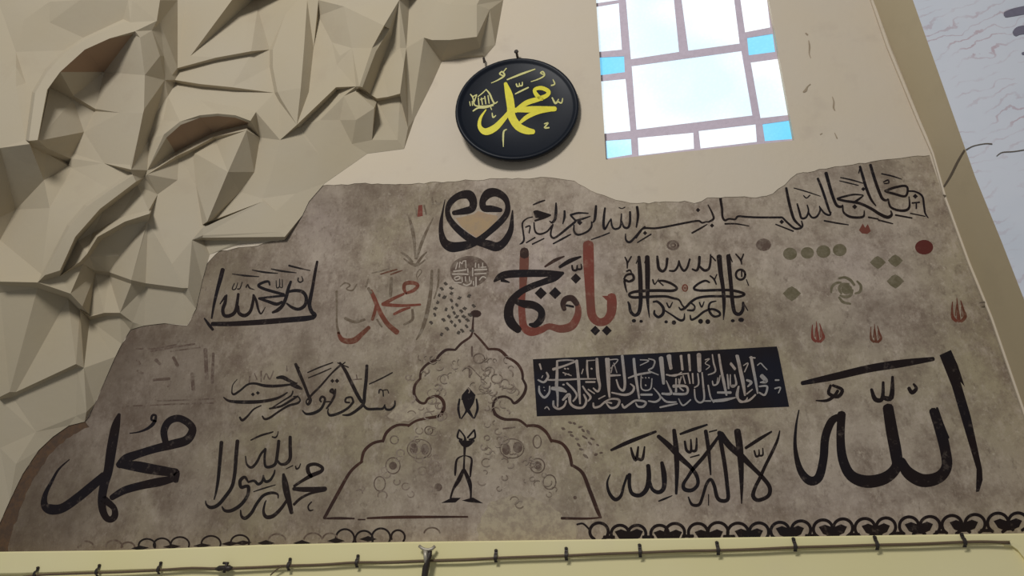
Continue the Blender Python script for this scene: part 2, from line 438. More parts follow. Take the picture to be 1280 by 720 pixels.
paint('calligraphy', THIN, zoom(256, 536, 6), [
    S((125,100,26),(115,220,24),(100,380,22),(85,470,16),(70,530,9)),
    S((245,90,26),(235,200,26),(225,330,24),(205,430,24),(160,500,24),(100,570,24),(45,590,24),(12,568,14),(6,540,7)),
    S((325,400,12),(300,362,20),(265,390,24),(272,438,22),(310,430,22),(328,440,24),(320,500,22),(270,570,24),(200,613,24),(150,613,20),(130,585,10)),
    S((325,400,14),(370,390,18),(400,415,20),(430,395,18),(440,350,12)), S((440,360,12),(455,395,20),(490,385,18),(518,340,14),(525,310,9)),
    S((640,60,22),(640,140,24),(640,220,24),(610,260,22),(570,265,18),(545,240,16)),
    S((555,90,22),(545,180,22),(530,260,22),(490,285,20),(455,280,18),(448,220,16),(455,150,16)),
    S((455,150,16),(420,190,16),(390,250,18),(350,290,18),(315,265,14),(305,205,8)),
    S((345,85,9),(420,50,14),(490,30,12),(512,22,8)), S((505,60,10),(530,65,12),(545,45,8),(550,20,6)),
    S((365,472,6),(440,447,10),(530,420,6)),
    S((550,520,8),(545,490,14),(500,480,20),(440,500,20),(390,560,20),(350,630,22),(305,670,24),(275,655,18),(268,610,9)),
    S((590,340,18),(600,400,40),(615,480,44),(635,560,34),(650,630,26)),
    S((612,540,18),(570,600,22),(510,655,26),(460,660,26),(440,620,18),(450,560,12),(460,538,7)),
    S((800,360,20),(775,320,28),(777,277,24),(830,265,22),(880,290,22),(870,320,24),(800,350,28),(730,390,20),(670,430,18)),
    S((665,450,24),(760,455,34),(905,450,30)), S((900,462,16),(800,482,16),(720,520,18),(668,568,18)),
    S((610,300,6),(660,275,8)), S((680,280,9),(687,300,12),(705,292,10),(718,262,7)),
    S((800,548,9),(775,580,10),(785,612,12),(812,608,7))],
    None, 'small slanting black inscription between the large lower left word and the brown dome')
paint('calligraphy', THIN, zoom(272, 446, 5.333), [
    S((40,270,7),(80,295,16),(180,302,22),(300,297,20),(400,275,16),(465,238,8)),
    S((95,240,10),(110,250,14),(150,225,12),(200,185,12),(250,178,14),(310,192,18),(380,195,18),(460,188,14),(530,175,8)),
    S((95,240,8),(100,190,6),(130,150,4)),
    S((395,140,14),(435,137,24),(480,160,20),(525,178,10)), S((485,183,16),(525,197,26),(562,215,12)),
    S((148,403,12),(165,423,16),(200,395,12),(240,350,10),(290,325,7)),
    S((298,395,9),(315,415,14),(350,405,14),(400,370,12),(470,327,14),(530,310,14),(550,290,10),(535,265,8),(505,265,7)),
    S((345,345,10),(420,330,14),(490,290,14),(535,262,10)), S((350,348,7),(440,290,9),(490,258,10),(502,228,8)),
    S((520,48,18),(545,110,20),(575,180,18),(602,250,18),(618,290,20),(602,318,14),(592,292,8),(640,240,10)), C(7,(530,58),(545,75)),
    S((825,50,14),(760,110,10),(690,190,12),(635,245,14),(600,285,10)),
    S((600,105,7),(680,70,9),(768,38,7)), S((605,140,6),(680,110,8),(757,76,6)),
    S((815,40,14),(850,90,20),(890,170,22),(930,250,22),(960,300,20)), C(7,(800,40),(872,70)), C(7,(822,58),(850,36)),
    S((995,58,18),(990,150,20),(980,240,20),(972,310,20),(935,350,18),(880,385,16),(833,388,7)),
    S((970,320,14),(1000,347,16),(1060,347,16),(1100,345,14),(1115,320,9)), S((1115,330,9),(1125,350,14),(1155,350,14),(1180,325,12),(1182,293,7)),
    S((1010,182,6),(1090,145,9),(1165,105,7)), S((1075,242,8),(1080,220,10),(1100,225,8),(1105,262,8)), C(6,(1100,225),(1130,220),(1140,242)),
    S((905,300,12),(892,270,12),(858,275,12),(852,300,12),(880,305,10)), S((905,300,14),(870,340,14),(810,375,16),(752,390,16),(735,370,10),(738,345,6)),
    S((775,250,10),(767,217,14),(750,230,12),(778,245,12)), S((785,215,9),(780,255,14),(755,305,14),(725,345,9)),
    S((690,300,10),(682,285,12),(697,265,14),(716,285,14),(690,345,16),(640,375,18),(590,380,14),(566,358,7)), C(8,(716,300),(748,298)),
    dot(765,160,14), dot(796,160,15), dot(235,250,13), dot(268,240,13)],
    None, 'thin black line of script beside the brown dome\'s left shoulder')
paint_each('faded_script', FAINT, zoom(272, 446, 5.333), [
    C(8,(290,95),(290,165)), C(8,(308,150),(325,112),(347,150),(372,95)), C(8,(215,130),(210,170)), C(7,(245,110),(262,150)), C(7,(900,152),(960,148)), C(6,(925,120),(930,150)), C(6,(460,60),(463,95))], painting)
framed = paint('calligraphy', BLACK, zoom(250, 316, 7.2), [
    S((205,150,34),(185,230,34),(155,340,28),(125,470,22),(105,590,14)),
    S((110,640,34),(250,640,38),(420,632,42),(600,620,44),(780,605,44),(940,592,44),(1020,580,36)),
    S((40,590,12),(75,640,24),(115,692,22)),
    S((1055,78,20),(1035,180,24),(1015,300,26),(995,400,30),(985,470,32),(1005,530,32),(1032,560,36),(1015,590,26)),
    S((180,460,9),(230,390,20)), S((240,380,14),(225,450,28),(205,510,28),(218,563,28),(270,565,30),(320,520,28),(345,370,22)),
    S((340,480,24),(350,540,28),(400,565,30),(450,530,26),(475,450,24),(482,378,18)), S((482,380,16),(505,430,22),(525,510,18),(550,548,14),(588,488,5)),
    S((628,290,14),(615,258,20),(565,268,22),(525,295,22),(570,322,24),(650,347,24),(755,375,22)),
    S((765,385,18),(640,397,18),(530,410,18)), S((530,410,20),(610,437,24),(690,462,28),(738,440,18)),
    S((818,258,20),(795,320,26),(775,400,28),(745,470,28),(700,515,30),(652,537,18)),
    S((780,355,18),(850,340,26),(920,350,28),(955,400,28),(945,470,28),(890,507,26),(830,492,24),(780,455,14))],
    None, 'black inscription boxed by two uprights and a thick base bar')
paint_each('diacritic', THIN, zoom(250, 316, 7.2), [
    S((290,190,6),(400,205,16),(532,215,7)), S((470,155,7),(580,175,16),(700,185,7)), S((640,145,8),(740,165,16),(867,180,7)), S((800,115,16),(900,140,14),(992,160,7)),
    S((885,225,10),(882,250,12),(900,265,12),(925,250,12),(915,212,7)), S((310,275,8),(290,325,10),(320,325,10),(340,268,6)), S((338,325,12),(360,320,10),(380,262,7)),
    S((415,310,12),(430,285,10),(445,315,14),(490,332,5)), S((685,250,7),(690,312,10),(715,302,10),(716,235,7)), S((715,305,10),(740,310,10),(740,240,7))], framed)
mred = paint('calligraphy', REDBROWN, zoom(410, 326, 6.545), [
    S((82,585,18),(110,640,35),(160,658,42),(220,648,44),(270,605,36),(335,545,28)),
    S((350,245,26),(380,310,32),(408,380,32),(442,450,34),(490,520,36),(565,585,40)), S((395,350,18),(382,420,24),(362,482,22)),
    S((640,268,16),(622,230,26),(632,187,28),(690,180,30),(735,200,26),(700,242,26),(640,265,18)), S((620,270,18),(530,312,24),(448,357,28)),
    S((450,355,28),(550,365,24),(650,365,20),(755,358,16)), S((540,437,18),(610,402,22),(672,383,12)),
    S((430,110,9),(500,88,12),(565,70,9)), S((512,112,9),(560,95,11),(608,78,6))],
    None, 'rust red word with a grey echo, left of the dotted curve of text')
paint_each('faded_echo', GREYINK, zoom(410, 326, 6.545), [
    S((70,250,18),(72,400,14),(72,520,16),(90,595,22)), S((520,140,20),(515,220,26),(510,290,22)), S((850,80,18),(840,250,26),(812,420,30),(770,560,24),(722,645,9)),
    S((905,70,14),(900,200,14),(868,310,9)), S((690,400,18),(690,480,20),(620,522,14)), S((730,150,6),(725,110,6),(750,70,7),(765,90,6),(738,132,6)),
    S((100,210,8),(140,180,9),(180,200,12),(150,230,8),(200,242,11),(235,190,8)), S((310,212,14),(330,150,12)), S((330,225,22),(352,262,24)), S((360,100,8),(430,84,10),(500,65,7)),
    S((140,470,20),(220,500,20),(300,480,16)), S((400,480,14),(440,540,12))], mred)
waw = paint('calligraphy', BLACK, zoom(540, 230, 8), [
    S((215,290,40),(330,270,62),(400,245,66),(412,180,70),(380,115,84),(320,105,74),(245,130,60),(185,185,56),(155,260,46),(170,340,52),(220,412,58),(290,480,64),(370,540,68),(450,577,60),(560,605,80),(640,628,82),(705,598,70),(757,530,60),(790,450,48),(800,350,30),(805,265,12)),
    S((690,262,36),(600,248,60),(520,240,62),(508,170,60),(560,98,84),(640,85,74),(720,130,60),(755,200,46),(752,280,52),(710,350,56),(640,420,58),(560,490,54),(470,560,60),(380,602,72),(280,625,84),(190,628,92),(122,580,72),(92,480,46),(92,380,34),(105,290,20),(130,155,6))],
    None, 'two mirrored black letters crossed into a heart shape at the top')
paint('heart_fill', TAN, zoom(540, 230, 8), [{'poly': [(460,270),(420,300),(300,330),(235,340),(300,430),(390,500),(460,545),(550,470),(640,390),(660,320),(560,300)]}], waw, None, -0.0003)
fat = paint('calligraphy', RED, zoom(610, 300, 5.76), [
    S((262,80,56),(260,180,60),(255,260,54),(250,350,44),(242,450,44),(247,560,46),(262,630,50),(310,660,56),(380,647,46),(440,622,40),(520,640,50),(600,620,54),(640,560,48),(650,500,40),(640,455,30)),
    S((722,30,68),(724,150,70),(730,300,62),(738,450,56),(750,545,56),(795,590,52),(850,580,54),(885,530,58),(892,460,64),(890,405,56)), {'poly': [(820,402),(915,400),(915,470),(870,450)]}],
    None, 'tall rust red letters of the red and black word under the script band')
paint('black_word', BLACK, zoom(610, 300, 5.76), [
    S((45,298,14),(90,262,44),(160,245,50),(300,240,48),(420,240,44),(542,237,16)), S((155,305,7),(100,288,26)),
    S((540,238,18),(480,272,44),(400,302,40),(310,335,40),(220,385,42),(160,460,55),(148,540,62),(170,600,62),(220,648,46)),
    S((190,440,28),(260,460,50),(330,470,50),(382,510,46),(380,570,46),(340,610,40),(300,608,18)),
    dot(380,383,44), dot(483,382,44), dot(632,277,38), dot(772,652,36), dot(855,652,36),
    S((605,183,12),(612,215,14),(638,215,14),(642,182,9)), S((640,210,14),(672,207,12),(670,173,7)), S((515,195,18),(590,150,28),(668,120,12)), S((565,470,14),(615,480,14))], fat, 'black letters woven through the red ones', 0.0004)
paint_each('brown_letter', BROWN, zoom(610, 300, 5.76), [
    S((550,500,28),(540,460,36),(560,425,38),(605,420,40),(640,460,36)), S((410,192,12),(480,147,22),(548,118,9)), S((262,75,52),(262,110,58))], fat, 0.0003)
kuf = paint('calligraphy', BLACK, zoom(775, 312, 7.2), [
    S((170,65,26),(180,200,36),(185,350,36),(185,480,32),(168,568,30),(130,590,26),(95,555,26),(85,500,22),(72,470,14)), S((145,125,9),(168,70,10)),
    S((245,65,38),(248,200,42),(248,350,36),(250,480,24),(265,612,7)), S((222,120,9),(240,60,12)),
    S((335,60,18),(340,110,24),(350,170,26),(385,195,22),(415,160,20),(425,80,22)), S((445,190,14),(490,190,18),(520,150,18),(530,100,12)),
    S((530,100,14),(545,152,18),(575,190,20),(605,160,18),(628,85,16)), S((650,175,14),(690,187,20),(710,140,22),(715,65,24)), S((715,150,18),(760,187,22),(800,170,20),(815,100,18),(815,45,12)), C(12,(825,60),(860,100)),
    S((892,60,42),(905,200,38),(925,330,32),(935,450,30),(935,560,20),(930,632,7)), S((975,55,36),(985,180,34),(1000,330,32),(1010,450,32),(1030,560,30),(1075,580,28),(1105,540,26),(1108,475,20)), C(10,(1110,480),(1150,548)), C(10,(985,40),(1010,110)),
    S((345,280,14),(400,283,20),(470,310,20),(512,348,20),(470,370,22),(350,368,24),(200,372,24),(110,385,22),(82,408,20),(120,430,22),(250,425,22),(400,420,20),(470,435,20),(530,452,16),(560,500,14),(592,532,12)), C(12,(345,282),(388,322)),
    S((805,295,14),(765,280,18),(700,310,18),(665,350,20),(720,368,20),(850,365,22),(990,365,22),(1090,385,22),(1118,405,20),(1060,425,20),(950,420,20),(800,420,20),(700,435,20),(640,470,20),(590,520,20),(550,540,18),(530,518,10)),
    S((640,480,14),(672,510,14),(660,545,18),(608,545,16)), S((300,470,16),(340,470,20),(387,520,24),(387,575,24),(347,607,22),(310,580,20),(310,548,14)),
    S((400,545,12),(470,590,14),(540,635,20),(575,625,18),(580,575,7)),
    S((632,590,10),(642,630,18),(690,610,18),(760,555,18),(830,535,18),(890,560,20),(897,590,18),(850,602,18),(812,570,20),(798,520,18),(815,477,16),(865,463,9)),
    S((35,265,14),(60,228,18),(110,222,20),(122,265,22),(80,287,20),(42,275,20),(50,340,16),(62,382,9)), S((60,195,14),(90,185,14),(105,215,10)),
    ring(1085,225,42,45,18), C(12,(1095,185),(1095,242)), C(9,(1138,270),(1157,322))],
    None, 'dense symmetrical black inscription with tall double uprights')
paint_each('diacritic', BLACK, zoom(775, 312, 7.2), [
    S((45,68,12),(65,115,16),(65,168,10)), S((102,62,12),(68,120,14)), S((1042,40,12),(1085,92,16),(1095,132,10)), S((1112,40,12),(1090,97,14)),
    S((420,480,12),(445,522,14),(472,473,9)), S((715,475,12),(735,517,14),(757,468,9)), S((295,270,14),(312,312,12),(348,263,7)), S((810,235,12),(845,265,16),(866,312,12)), S((872,222,9),(850,272,12)),
    disc(125,640,20,16), disc(190,645,16,13), disc(415,650,16,14), disc(485,656,20), disc(725,645,22), disc(790,648,22), disc(1015,640,18,14), disc(1090,632,26,20)], kuf)
paint('rosette', REDBROWN, zoom(775, 312, 7.2), [ring(585,345,22,28,12), ring(585,345,7,9,8)], kuf)
basm = paint('calligraphy', BLACK, zoom(645, 235, 8), [
    S((180,240,20),(210,237,26),(270,252,22),(347,268,10)), S((345,272,14),(280,297,22),(190,327,18)), {'poly': [(175,245),(210,235),(345,270),(250,300),(195,300)]},
    S((165,290,12),(110,305,12),(65,350,16),(70,430,16),(80,510,18),(65,545,18),(38,562,9)),
    S((180,345,12),(185,410,16),(205,450,18),(250,460,18),(310,435,16),(350,390,16),(370,360,10)),
    S((400,150,14),(400,230,26),(390,310,26),(360,345,20),(335,330,8)), S((370,370,12),(350,430,16),(350,480,18),(380,500,20),(430,470,20),(510,405,22),(592,338,20)),
    S((485,228,18),(485,290,22),(468,357,10)), S((545,270,20),(620,250,18),(722,253,12)), S((742,283,10),(660,310,20),(590,330,20)), S((548,275,18),(592,322,18)), dot(637,345,28),
    S((580,370,12),(580,430,18),(610,465,20),(660,460,18),(720,430,18),(755,385,18),(755,338,12)), S((800,178,20),(795,250,26),(785,320,22),(765,347,9)),
    S((890,200,18),(880,280,22),(875,370,24),(890,410,20),(930,340,14),(950,308,12)), S((950,310,14),(960,380,18),(990,410,18),(1040,390,18),(1050,320,16),(1055,258,12)),
    S((1055,330,14),(1080,390,20),(1120,395,20),(1140,340,22),(1140,238,20)), S((1210,188,24),(1220,280,24),(1203,392,14)),
    S((1290,388,18),(1250,420,18),(1200,480,18),(1140,540,22),(1100,520,18),(1095,458,10)),
    S((1200,500,14),(1240,440,18),(1280,402,18),(1400,402,18),(1550,377,18),(1700,347,18),(1820,328,18),(1860,347,16),(1900,338,14),(1930,336,16),(1975,307,20),(1965,258,18),(1920,168,10)),
    S((2050,40,18),(2045,108,24),(2060,208,22),(2065,288,20),(2090,323,20),(2130,308,16),(2190,313,16),(2220,283,18),(2300,288,18),(2400,293,18),(2517,294,18),(2630,294,18),(2665,297,18),(2705,337,18),(2780,400,20),(2830,405,20),(2865,380,18),(2855,330,12)),
    S((2702,0,22),(2725,120,26),(2755,240,26),(2785,320,24),(2850,385,16)),
    S((2812,158,16),(2835,240,20),(2855,300,20),(2900,293,18),(2925,230,16),(2912,170,12)), S((2922,240,16),(2958,293,18),(3005,287,18),(3040,230,16),(3035,182,12)), S((3040,195,14),(3085,252,18),(3135,270,18),(3150,240,12)),
    S((3018,-95,22),(3055,-5,24),(3095,112,24),(3125,205,22),(3147,265,14)), S((3100,-150,32),(3130,-40,30),(3165,77,28),(3205,170,26),(3250,187,22),(3268,170,12)),
    S((3268,180,14),(3275,240,18),(3330,283,22),(3410,295,22),(3475,283,20),(3482,228,10)),
    S((3212,106,16),(3270,88,18),(3375,65,16),(3470,70,10)), S((3474,76,10),(3420,117,20),(3375,146,18)), S((3218,112,20),(3293,129,22),(3433,152,24),(3550,205,26),(3632,257,28),(3713,292,30),(3756,268,24),(3748,228,12)),
    S((3440,-215,22),(3470,-110,26),(3505,7,26),(3550,112,22),(3598,177,12)), C(10,(3428,-150),(3440,-212)),
    S((3544,-232,26),(3580,-110,28),(3620,7,28),(3660,100,26),(3700,123,20),(3722,110,12),(3728,147,18),(3750,193,20),(3820,222,22),(3900,222,24),(3935,182,20),(3930,88,12)),
    S((3690,30,22),(3783,-5,22),(3890,-22,20),(3917,17,20),(3890,82,20),(3783,58,22),(3700,36,20)), S((3922,30,14),(3993,36,16),(4063,82,18),(4080,182,18),(4092,252,16),(4122,298,9))],
    None, 'long black line of joined script rising along the top right edge')
paint_each('diacritic', BLACK, zoom(645, 235, 8), [
    S((173,167,12),(230,143,18),(288,123,12)), S((103,547,12),(190,495,14)), S((163,562,14),(280,505,12)), S((373,557,14),(460,510,18),(548,463,12)), S((753,515,10),(850,482,14),(935,448,12)), S((1215,545,12),(1350,462,14)),
    S((1760,450,16),(1850,400,16),(1912,363,9)), S((2090,358,16),(2200,358,14),(2330,380,9)), S((2780,0,9),(2902,35,12),(3043,82,7)), S((3082,327,14),(3205,350,16),(3325,368,9)), S((2597,363,12),(2773,432,14)),
    S((3245,-105,10),(3360,-80,14),(3470,-48,9)), S((3235,-72,8),(3320,-52,12),(3424,-26,9)), S((3655,-143,12),(3760,-120,14),(3857,-88,7)), S((3525,292,16),(3620,310,14)), S((3625,320,16),(3768,357,11)), S((3795,270,16),(3960,300,14)), S((3945,253,12),(4092,283,10)),
    dot(1290,450,22), dot(1960,375,22), dot(1820,220,22), dot(2657,338,24), dot(3387,187,26), dot(3473,10,22), dot(3993,82,26), C(14,(3960,150),(4035,142)), C(14,(4003,145),(4003,205)), S((3675,-60,12),(3720,-80,14),(3725,-50,14),(3680,-45,10)), S((2875,75,10),(2905,100,12),(2940,70,10)),
    S((95,392,12),(140,380,14),(130,450,11)), C(9,(1030,195),(1060,205),(1090,190))], basm)
lam = paint('calligraphy', BLACK, zoom(750, 530, 5.565), [
    S((70,352,7),(50,410,14),(65,480,20),(105,525,24),(145,500,20),(165,430,16),(190,358,16)), S((205,350,24),(205,430,22),(225,485,24),(280,495,26),(325,450,30),(340,370,30),(335,288,26)),
    S((345,400,20),(365,455,22),(410,475,26),(445,440,28),(445,350,34),(430,268,22)), S((515,42,24),(530,180,34),(535,330,28),(530,485,16)),
    S((405,85,24),(480,150,34),(560,235,34),(630,300,26),(672,360,24),(680,420,22),(640,460,24),(590,455,26),(580,420,22),(610,370,20),(650,310,24),(720,230,24),(780,150,22),(832,78,18)),
    S((735,48,24),(755,180,24),(770,352,10)), S((615,508,9),(640,560,18),(690,560,20),(715,500,18),(740,420,20),(770,385,20),(795,430,22),(815,510,24),(850,535,24),(890,520,24),(885,430,24),(870,300,26),(850,180,26),(830,58,28)),
    S((840,70,40),(900,150,40),(980,220,40),(1060,300,28),(1130,370,26),(1180,440,26),(1170,500,24),(1100,530,24),(1065,500,26),(1080,440,22),(1110,380,22),(1150,290,20),(1200,190,20),(1235,110,16),(1250,48,8)),
    S((955,48,42),(970,150,44),(980,280,36),(985,420,24),(985,552,8))],
    None, 'black inscription of crossed uprights just below the black band')
paint_each('diacritic', BLACK, zoom(750, 530, 5.565), [
    S((78,182,16),(200,125,26),(388,53,16)), S((215,165,12),(230,220,20),(252,247,22),(266,158,12)), S((260,240,18),(295,243,20),(310,158,10)), S((408,537,8),(450,520,13),(502,498,5)),
    S((558,70,14),(640,40,20),(745,5,12)), S((590,120,14),(602,182,18),(632,190,18),(632,108,10)), S((640,187,16),(668,180,18),(672,98,10)), S((628,232,8),(690,215,10)), C(9,(760,55),(812,42)),
    S((1013,167,18),(1100,110,22),(1193,53,12)), S((1073,185,10),(1086,225,14),(1106,215,12),(1106,178,7)), S((1106,220,12),(1132,215,12),(1132,168,7)), C(7,(755,490),(755,565))], lam)
allah = paint('calligraphy', BLACK, zoom(960, 400, 3), [
    {'poly': [(643,132),(686,112),(712,170),(738,250),(722,232),(760,360),(803,560),(805,600),(792,643),(780,645),(782,560),(740,420),(690,250)]},
    S((618,340,26),(645,410,36),(665,490,36),(670,550,36),(640,590,40),(580,602,44),(525,572,40),(500,528,28)), C(8,(634,330),(655,390),(676,442)),
    S((450,328,36),(465,420,40),(480,500,40),(482,550,36),(440,592,40),(370,606,42),(310,582,36),(280,520,32),(272,440,28),(276,352,28)),
    S((280,358,18),(240,378,26),(215,440,28),(208,520,28),(190,590,30),(155,602,30),(120,560,22),(102,480,13),(105,400,8),(116,338,4))],
    None, 'largest black word of the panel, thick strokes at the right end')
paint_each('diacritic', BLACK, zoom(960, 400, 3), [
    S((128,237,14),(250,212,24),(380,182,26),(500,163,26),(620,146,14)), S((388,260,10),(402,297,16),(428,295,14),(432,233,9)), S((430,290,14),(462,290,18),(467,213,9)),
    S((528,255,12),(540,272,14),(556,257,12),(546,240,7)), S((235,245,9),(228,275,12),(262,287,13),(278,262,12),(243,245,9)), S((262,265,10),(248,285,11),(220,302,10),(180,302,4))], allah)
# black band with pale lettering
band = paint('black_band', PANELBLK, lambda x, y: (x, y), [{'poly': [(666,449),(820,441.5),(971,433),(973,440),(986.5,508.5),(830,515),(671,520.5),(669,490)]}], None, 'black horizontal band filled with crowded pale lettering')
EPX = zoom(664, 430, 7.58); FPX = zoom(754, 430, 7.58); GPX = zoom(834, 430, 7.58); HPX = zoom(894, 425, 7.58)
def K(s): return [[tuple(float(v) for v in p.split(',')) for p in st.split()] for st in s.split('|') if st.strip()]
E = K('80,190,16 95,240,12|65,340,14 120,362,18 160,312,20 145,270,14|160,340,14 300,340,16 440,332,14 612,330,10|75,400,14 80,460,18 125,507,20 170,460,18 175,400,12|245,160,16 245,280,24 240,400,28 250,480,20 250,592,14|250,160,14 330,152,14 402,155,12|208,240,24 320,205,16 430,160,18|430,158,26 440,250,24 450,350,26 455,450,24 463,565,14|530,155,14 530,240,18 540,325,12|530,158,10 602,153,8|478,282,9 492,238,9|622,140,24 632,300,28 650,400,20 630,450,18 588,418,12|730,140,24 735,300,26 740,452,16|338,370,16 400,430,18 432,490,16 398,542,14|210,540,16 215,590,20 260,615,18 310,590,18 332,538,14|198,420,28 280,430,40 332,452,16|300,530,18 358,480,30 370,560,20 420,600,22 490,600,18 522,540,20 498,478,14|518,360,16 604,360,14|488,400,14 520,450,16 562,502,20 540,542,10|588,560,14 597,600,18 650,590,18 700,552,16 762,560,14|128,612,9 150,595,10 172,622,9|300,385,14 312,385,14|315,232,12 326,236,12|345,232,12 352,236,12|320,290,10 326,294,10|352,284,10 358,288,10|568,232,14 576,236,14|118,410,8 124,412,8|124,440,8 130,442,8|300,270,9 380,300,9|540,430,12 600,470,10|100,320,8 110,300,8|640,520,12 700,490,10')
Fs = K('30,140,24 40,250,26 50,400,24 60,505,16|60,150,9 140,150,9 72,230,9|100,180,8 130,272,8|90,200,8 75,272,8|180,112,24 195,250,24 206,380,22 190,440,20 150,412,16 125,338,12|290,140,22 300,250,24 320,380,22 341,515,16|50,300,22 162,295,12|10,550,14 80,520,16 152,532,20 130,592,20 70,605,18 28,558,10|80,460,12 200,482,20 270,460,20 292,410,18 258,378,10|178,570,14 200,602,20 250,570,18 310,535,18 402,550,18 380,592,20 330,592,16 308,558,10|238,322,12 330,290,18 452,268,16|350,150,9 432,158,10 350,202,8|430,140,10 487,160,14 470,222,14 430,250,12 522,292,10|360,300,9 360,412,12 400,440,12 450,420,12 462,328,9|370,318,10 376,322,10|400,318,10 406,322,10|430,318,10 436,322,10|400,388,12 406,394,12|548,132,38 560,250,34 572,375,24|618,112,32 642,232,28|740,110,18 746,242,14|358,480,18 462,480,18|428,540,12 500,547,18 542,500,16 478,418,9|598,290,12 680,302,14 742,268,10|558,470,18 642,470,24 620,400,14 598,348,9|538,600,14 620,582,16 702,565,12|548,500,12 600,547,18 692,550,12|690,328,12 690,452,18|740,310,9 720,400,14 760,442,12')
G = K('20,110,32 32,235,22|130,112,22 146,245,18|205,102,22 216,252,18|300,100,38 306,255,32|360,150,9 402,140,8 360,182,8 402,210,8 368,242,8|428,100,10 440,180,14 456,260,14 388,292,10|490,100,18 510,230,20 540,380,24 562,485,16|658,110,22 690,230,26 720,350,24 737,475,16|598,188,14 642,243,14|20,300,12 100,290,14 202,278,10|110,330,10 110,374,9|150,300,12 172,374,10|200,290,14 216,374,12|240,280,14 246,374,12|290,280,12 297,380,14 258,412,10|330,270,12 340,380,16 350,520,16 310,555,16 268,520,14 258,428,12|388,390,12 410,500,14 442,552,14|350,540,12 412,540,14|60,400,28 180,402,20 182,470,20 60,472,22|428,350,9 440,390,14 482,370,12 502,298,10|480,320,10 470,382,9|570,290,14 582,422,16|598,290,9 600,390,14 632,407,12 652,370,14 638,298,9|478,460,18 602,460,22|438,540,22 540,530,28 645,508,12|680,400,10 668,490,18 690,547,16 742,540,16 760,508,10|108,518,10 150,582,14 222,528,12')
H = K('210,150,26 235,270,30 260,400,26 282,525,16|148,218,16 192,272,14|340,162,24 360,270,24 385,400,22 402,505,14|328,165,14 378,170,12|268,242,9 312,220,10 278,302,10|300,380,18 342,402,24 308,442,12|220,440,12 203,530,18 250,582,16 320,572,18 382,518,14|298,512,12 352,468,11|440,340,36 482,390,34 428,402,12|418,440,14 492,440,18 470,520,18 418,498,14|400,240,9 430,220,10 460,250,10 492,282,9|570,380,14 604,380,13|565,460,13 617,450,13 600,502,10|160,430,14 202,420,14 184,328,10')
def topx(z, sts): return [[(*z(x, y), w_ / 7.58) for x, y, w_ in st] for st in sts]
paint('pale_lettering', PALE, lambda x, y: (x, y), topx(EPX, E) + topx(FPX, Fs) + topx(GPX, G) + topx(HPX, H), band, 'crowded pale lettering', 0.0004)

# ornamental dome
i_, j_, k_, l_ = zoom(480, 380, 5.141), zoom(395, 510, 4.647), zoom(575, 510, 4.647), zoom(540, 480, 4.5)
def px(z, s, *pts): return [(*z(x, y), w_ / s) for x, y, w_ in pts]
ID = lambda x, y: (x, y)
dome = paint('painted_dome', BROWN, ID, [
    px(i_, 5.141, (572,165,10),(555,210,13),(500,250,14),(460,292,13)), px(i_, 5.141, (458,295,12),(400,295,16),(355,330,16),(335,362,12)), px(i_, 5.141, (335,360,14),(280,385,14),(240,430,15),(232,482,14)),
    px(i_, 5.141, (232,480,12),(200,520,16),(194,580,18),(225,628,16),(262,637,14),(285,607,14),(340,592,16),(378,622,20),(386,670,18),(370,712,14)),
    px(j_, 4.647, (742,0,16),(715,45,16),(640,60,14),(580,75,12),(535,105,12)), px(j_, 4.647, (540,100,12),(470,100,14),(412,140,16),(388,195,14)), px(j_, 4.647, (390,190,14),(330,205,15),(280,250,16),(263,315,14)), px(j_, 4.647, (268,310,14),(200,370,15),(130,490,18),(48,640,16)),
    px(j_, 4.647, (50,642,8),(130,640,14),(222,642,8)), px(j_, 4.647, (245,648,8),(285,648,6)), px(j_, 4.647, (298,640,10),(500,634,16),(880,632,9)),
    px(i_, 5.141, (580,188,9),(620,230,13),(672,292,13)), px(i_, 5.141, (668,290,12),(740,295,16),(795,345,18)), px(i_, 5.141, (785,338,14),(850,378,16),(885,430,16),(892,482,13)),
    px(i_, 5.141, (888,478,12),(912,530,16),(892,590,18),(840,637,16),(812,610,12),(770,594,13),(720,610,14),(700,660,14),(712,712,14)),
    px(k_, 4.647, (190,0,14),(210,40,16),(260,65,15),(340,70,13),(392,108,12)), px(k_, 4.647, (385,103,13),(450,105,16),(500,140,16),(532,195,14)), px(k_, 4.647, (528,188,14),(590,205,16),(632,260,18),(650,335,16)), px(k_, 4.647, (648,330,14),(710,375,18),(750,470,20),(800,600,20),(818,637,10)),
    px(k_, 4.647, (822,635,7),(740,642,11),(590,640,14)),
    px(i_, 5.141, (574,80,7),(570,150,13),(568,172,18)), {'poly': [i_(590 + 36 * math.cos(t / 10 * 6.283), 62 + 24 * math.sin(t / 10 * 6.283)) for t in range(10)]}],
    None, 'brown outlined dome with scalloped sides and a finial, at the centre')
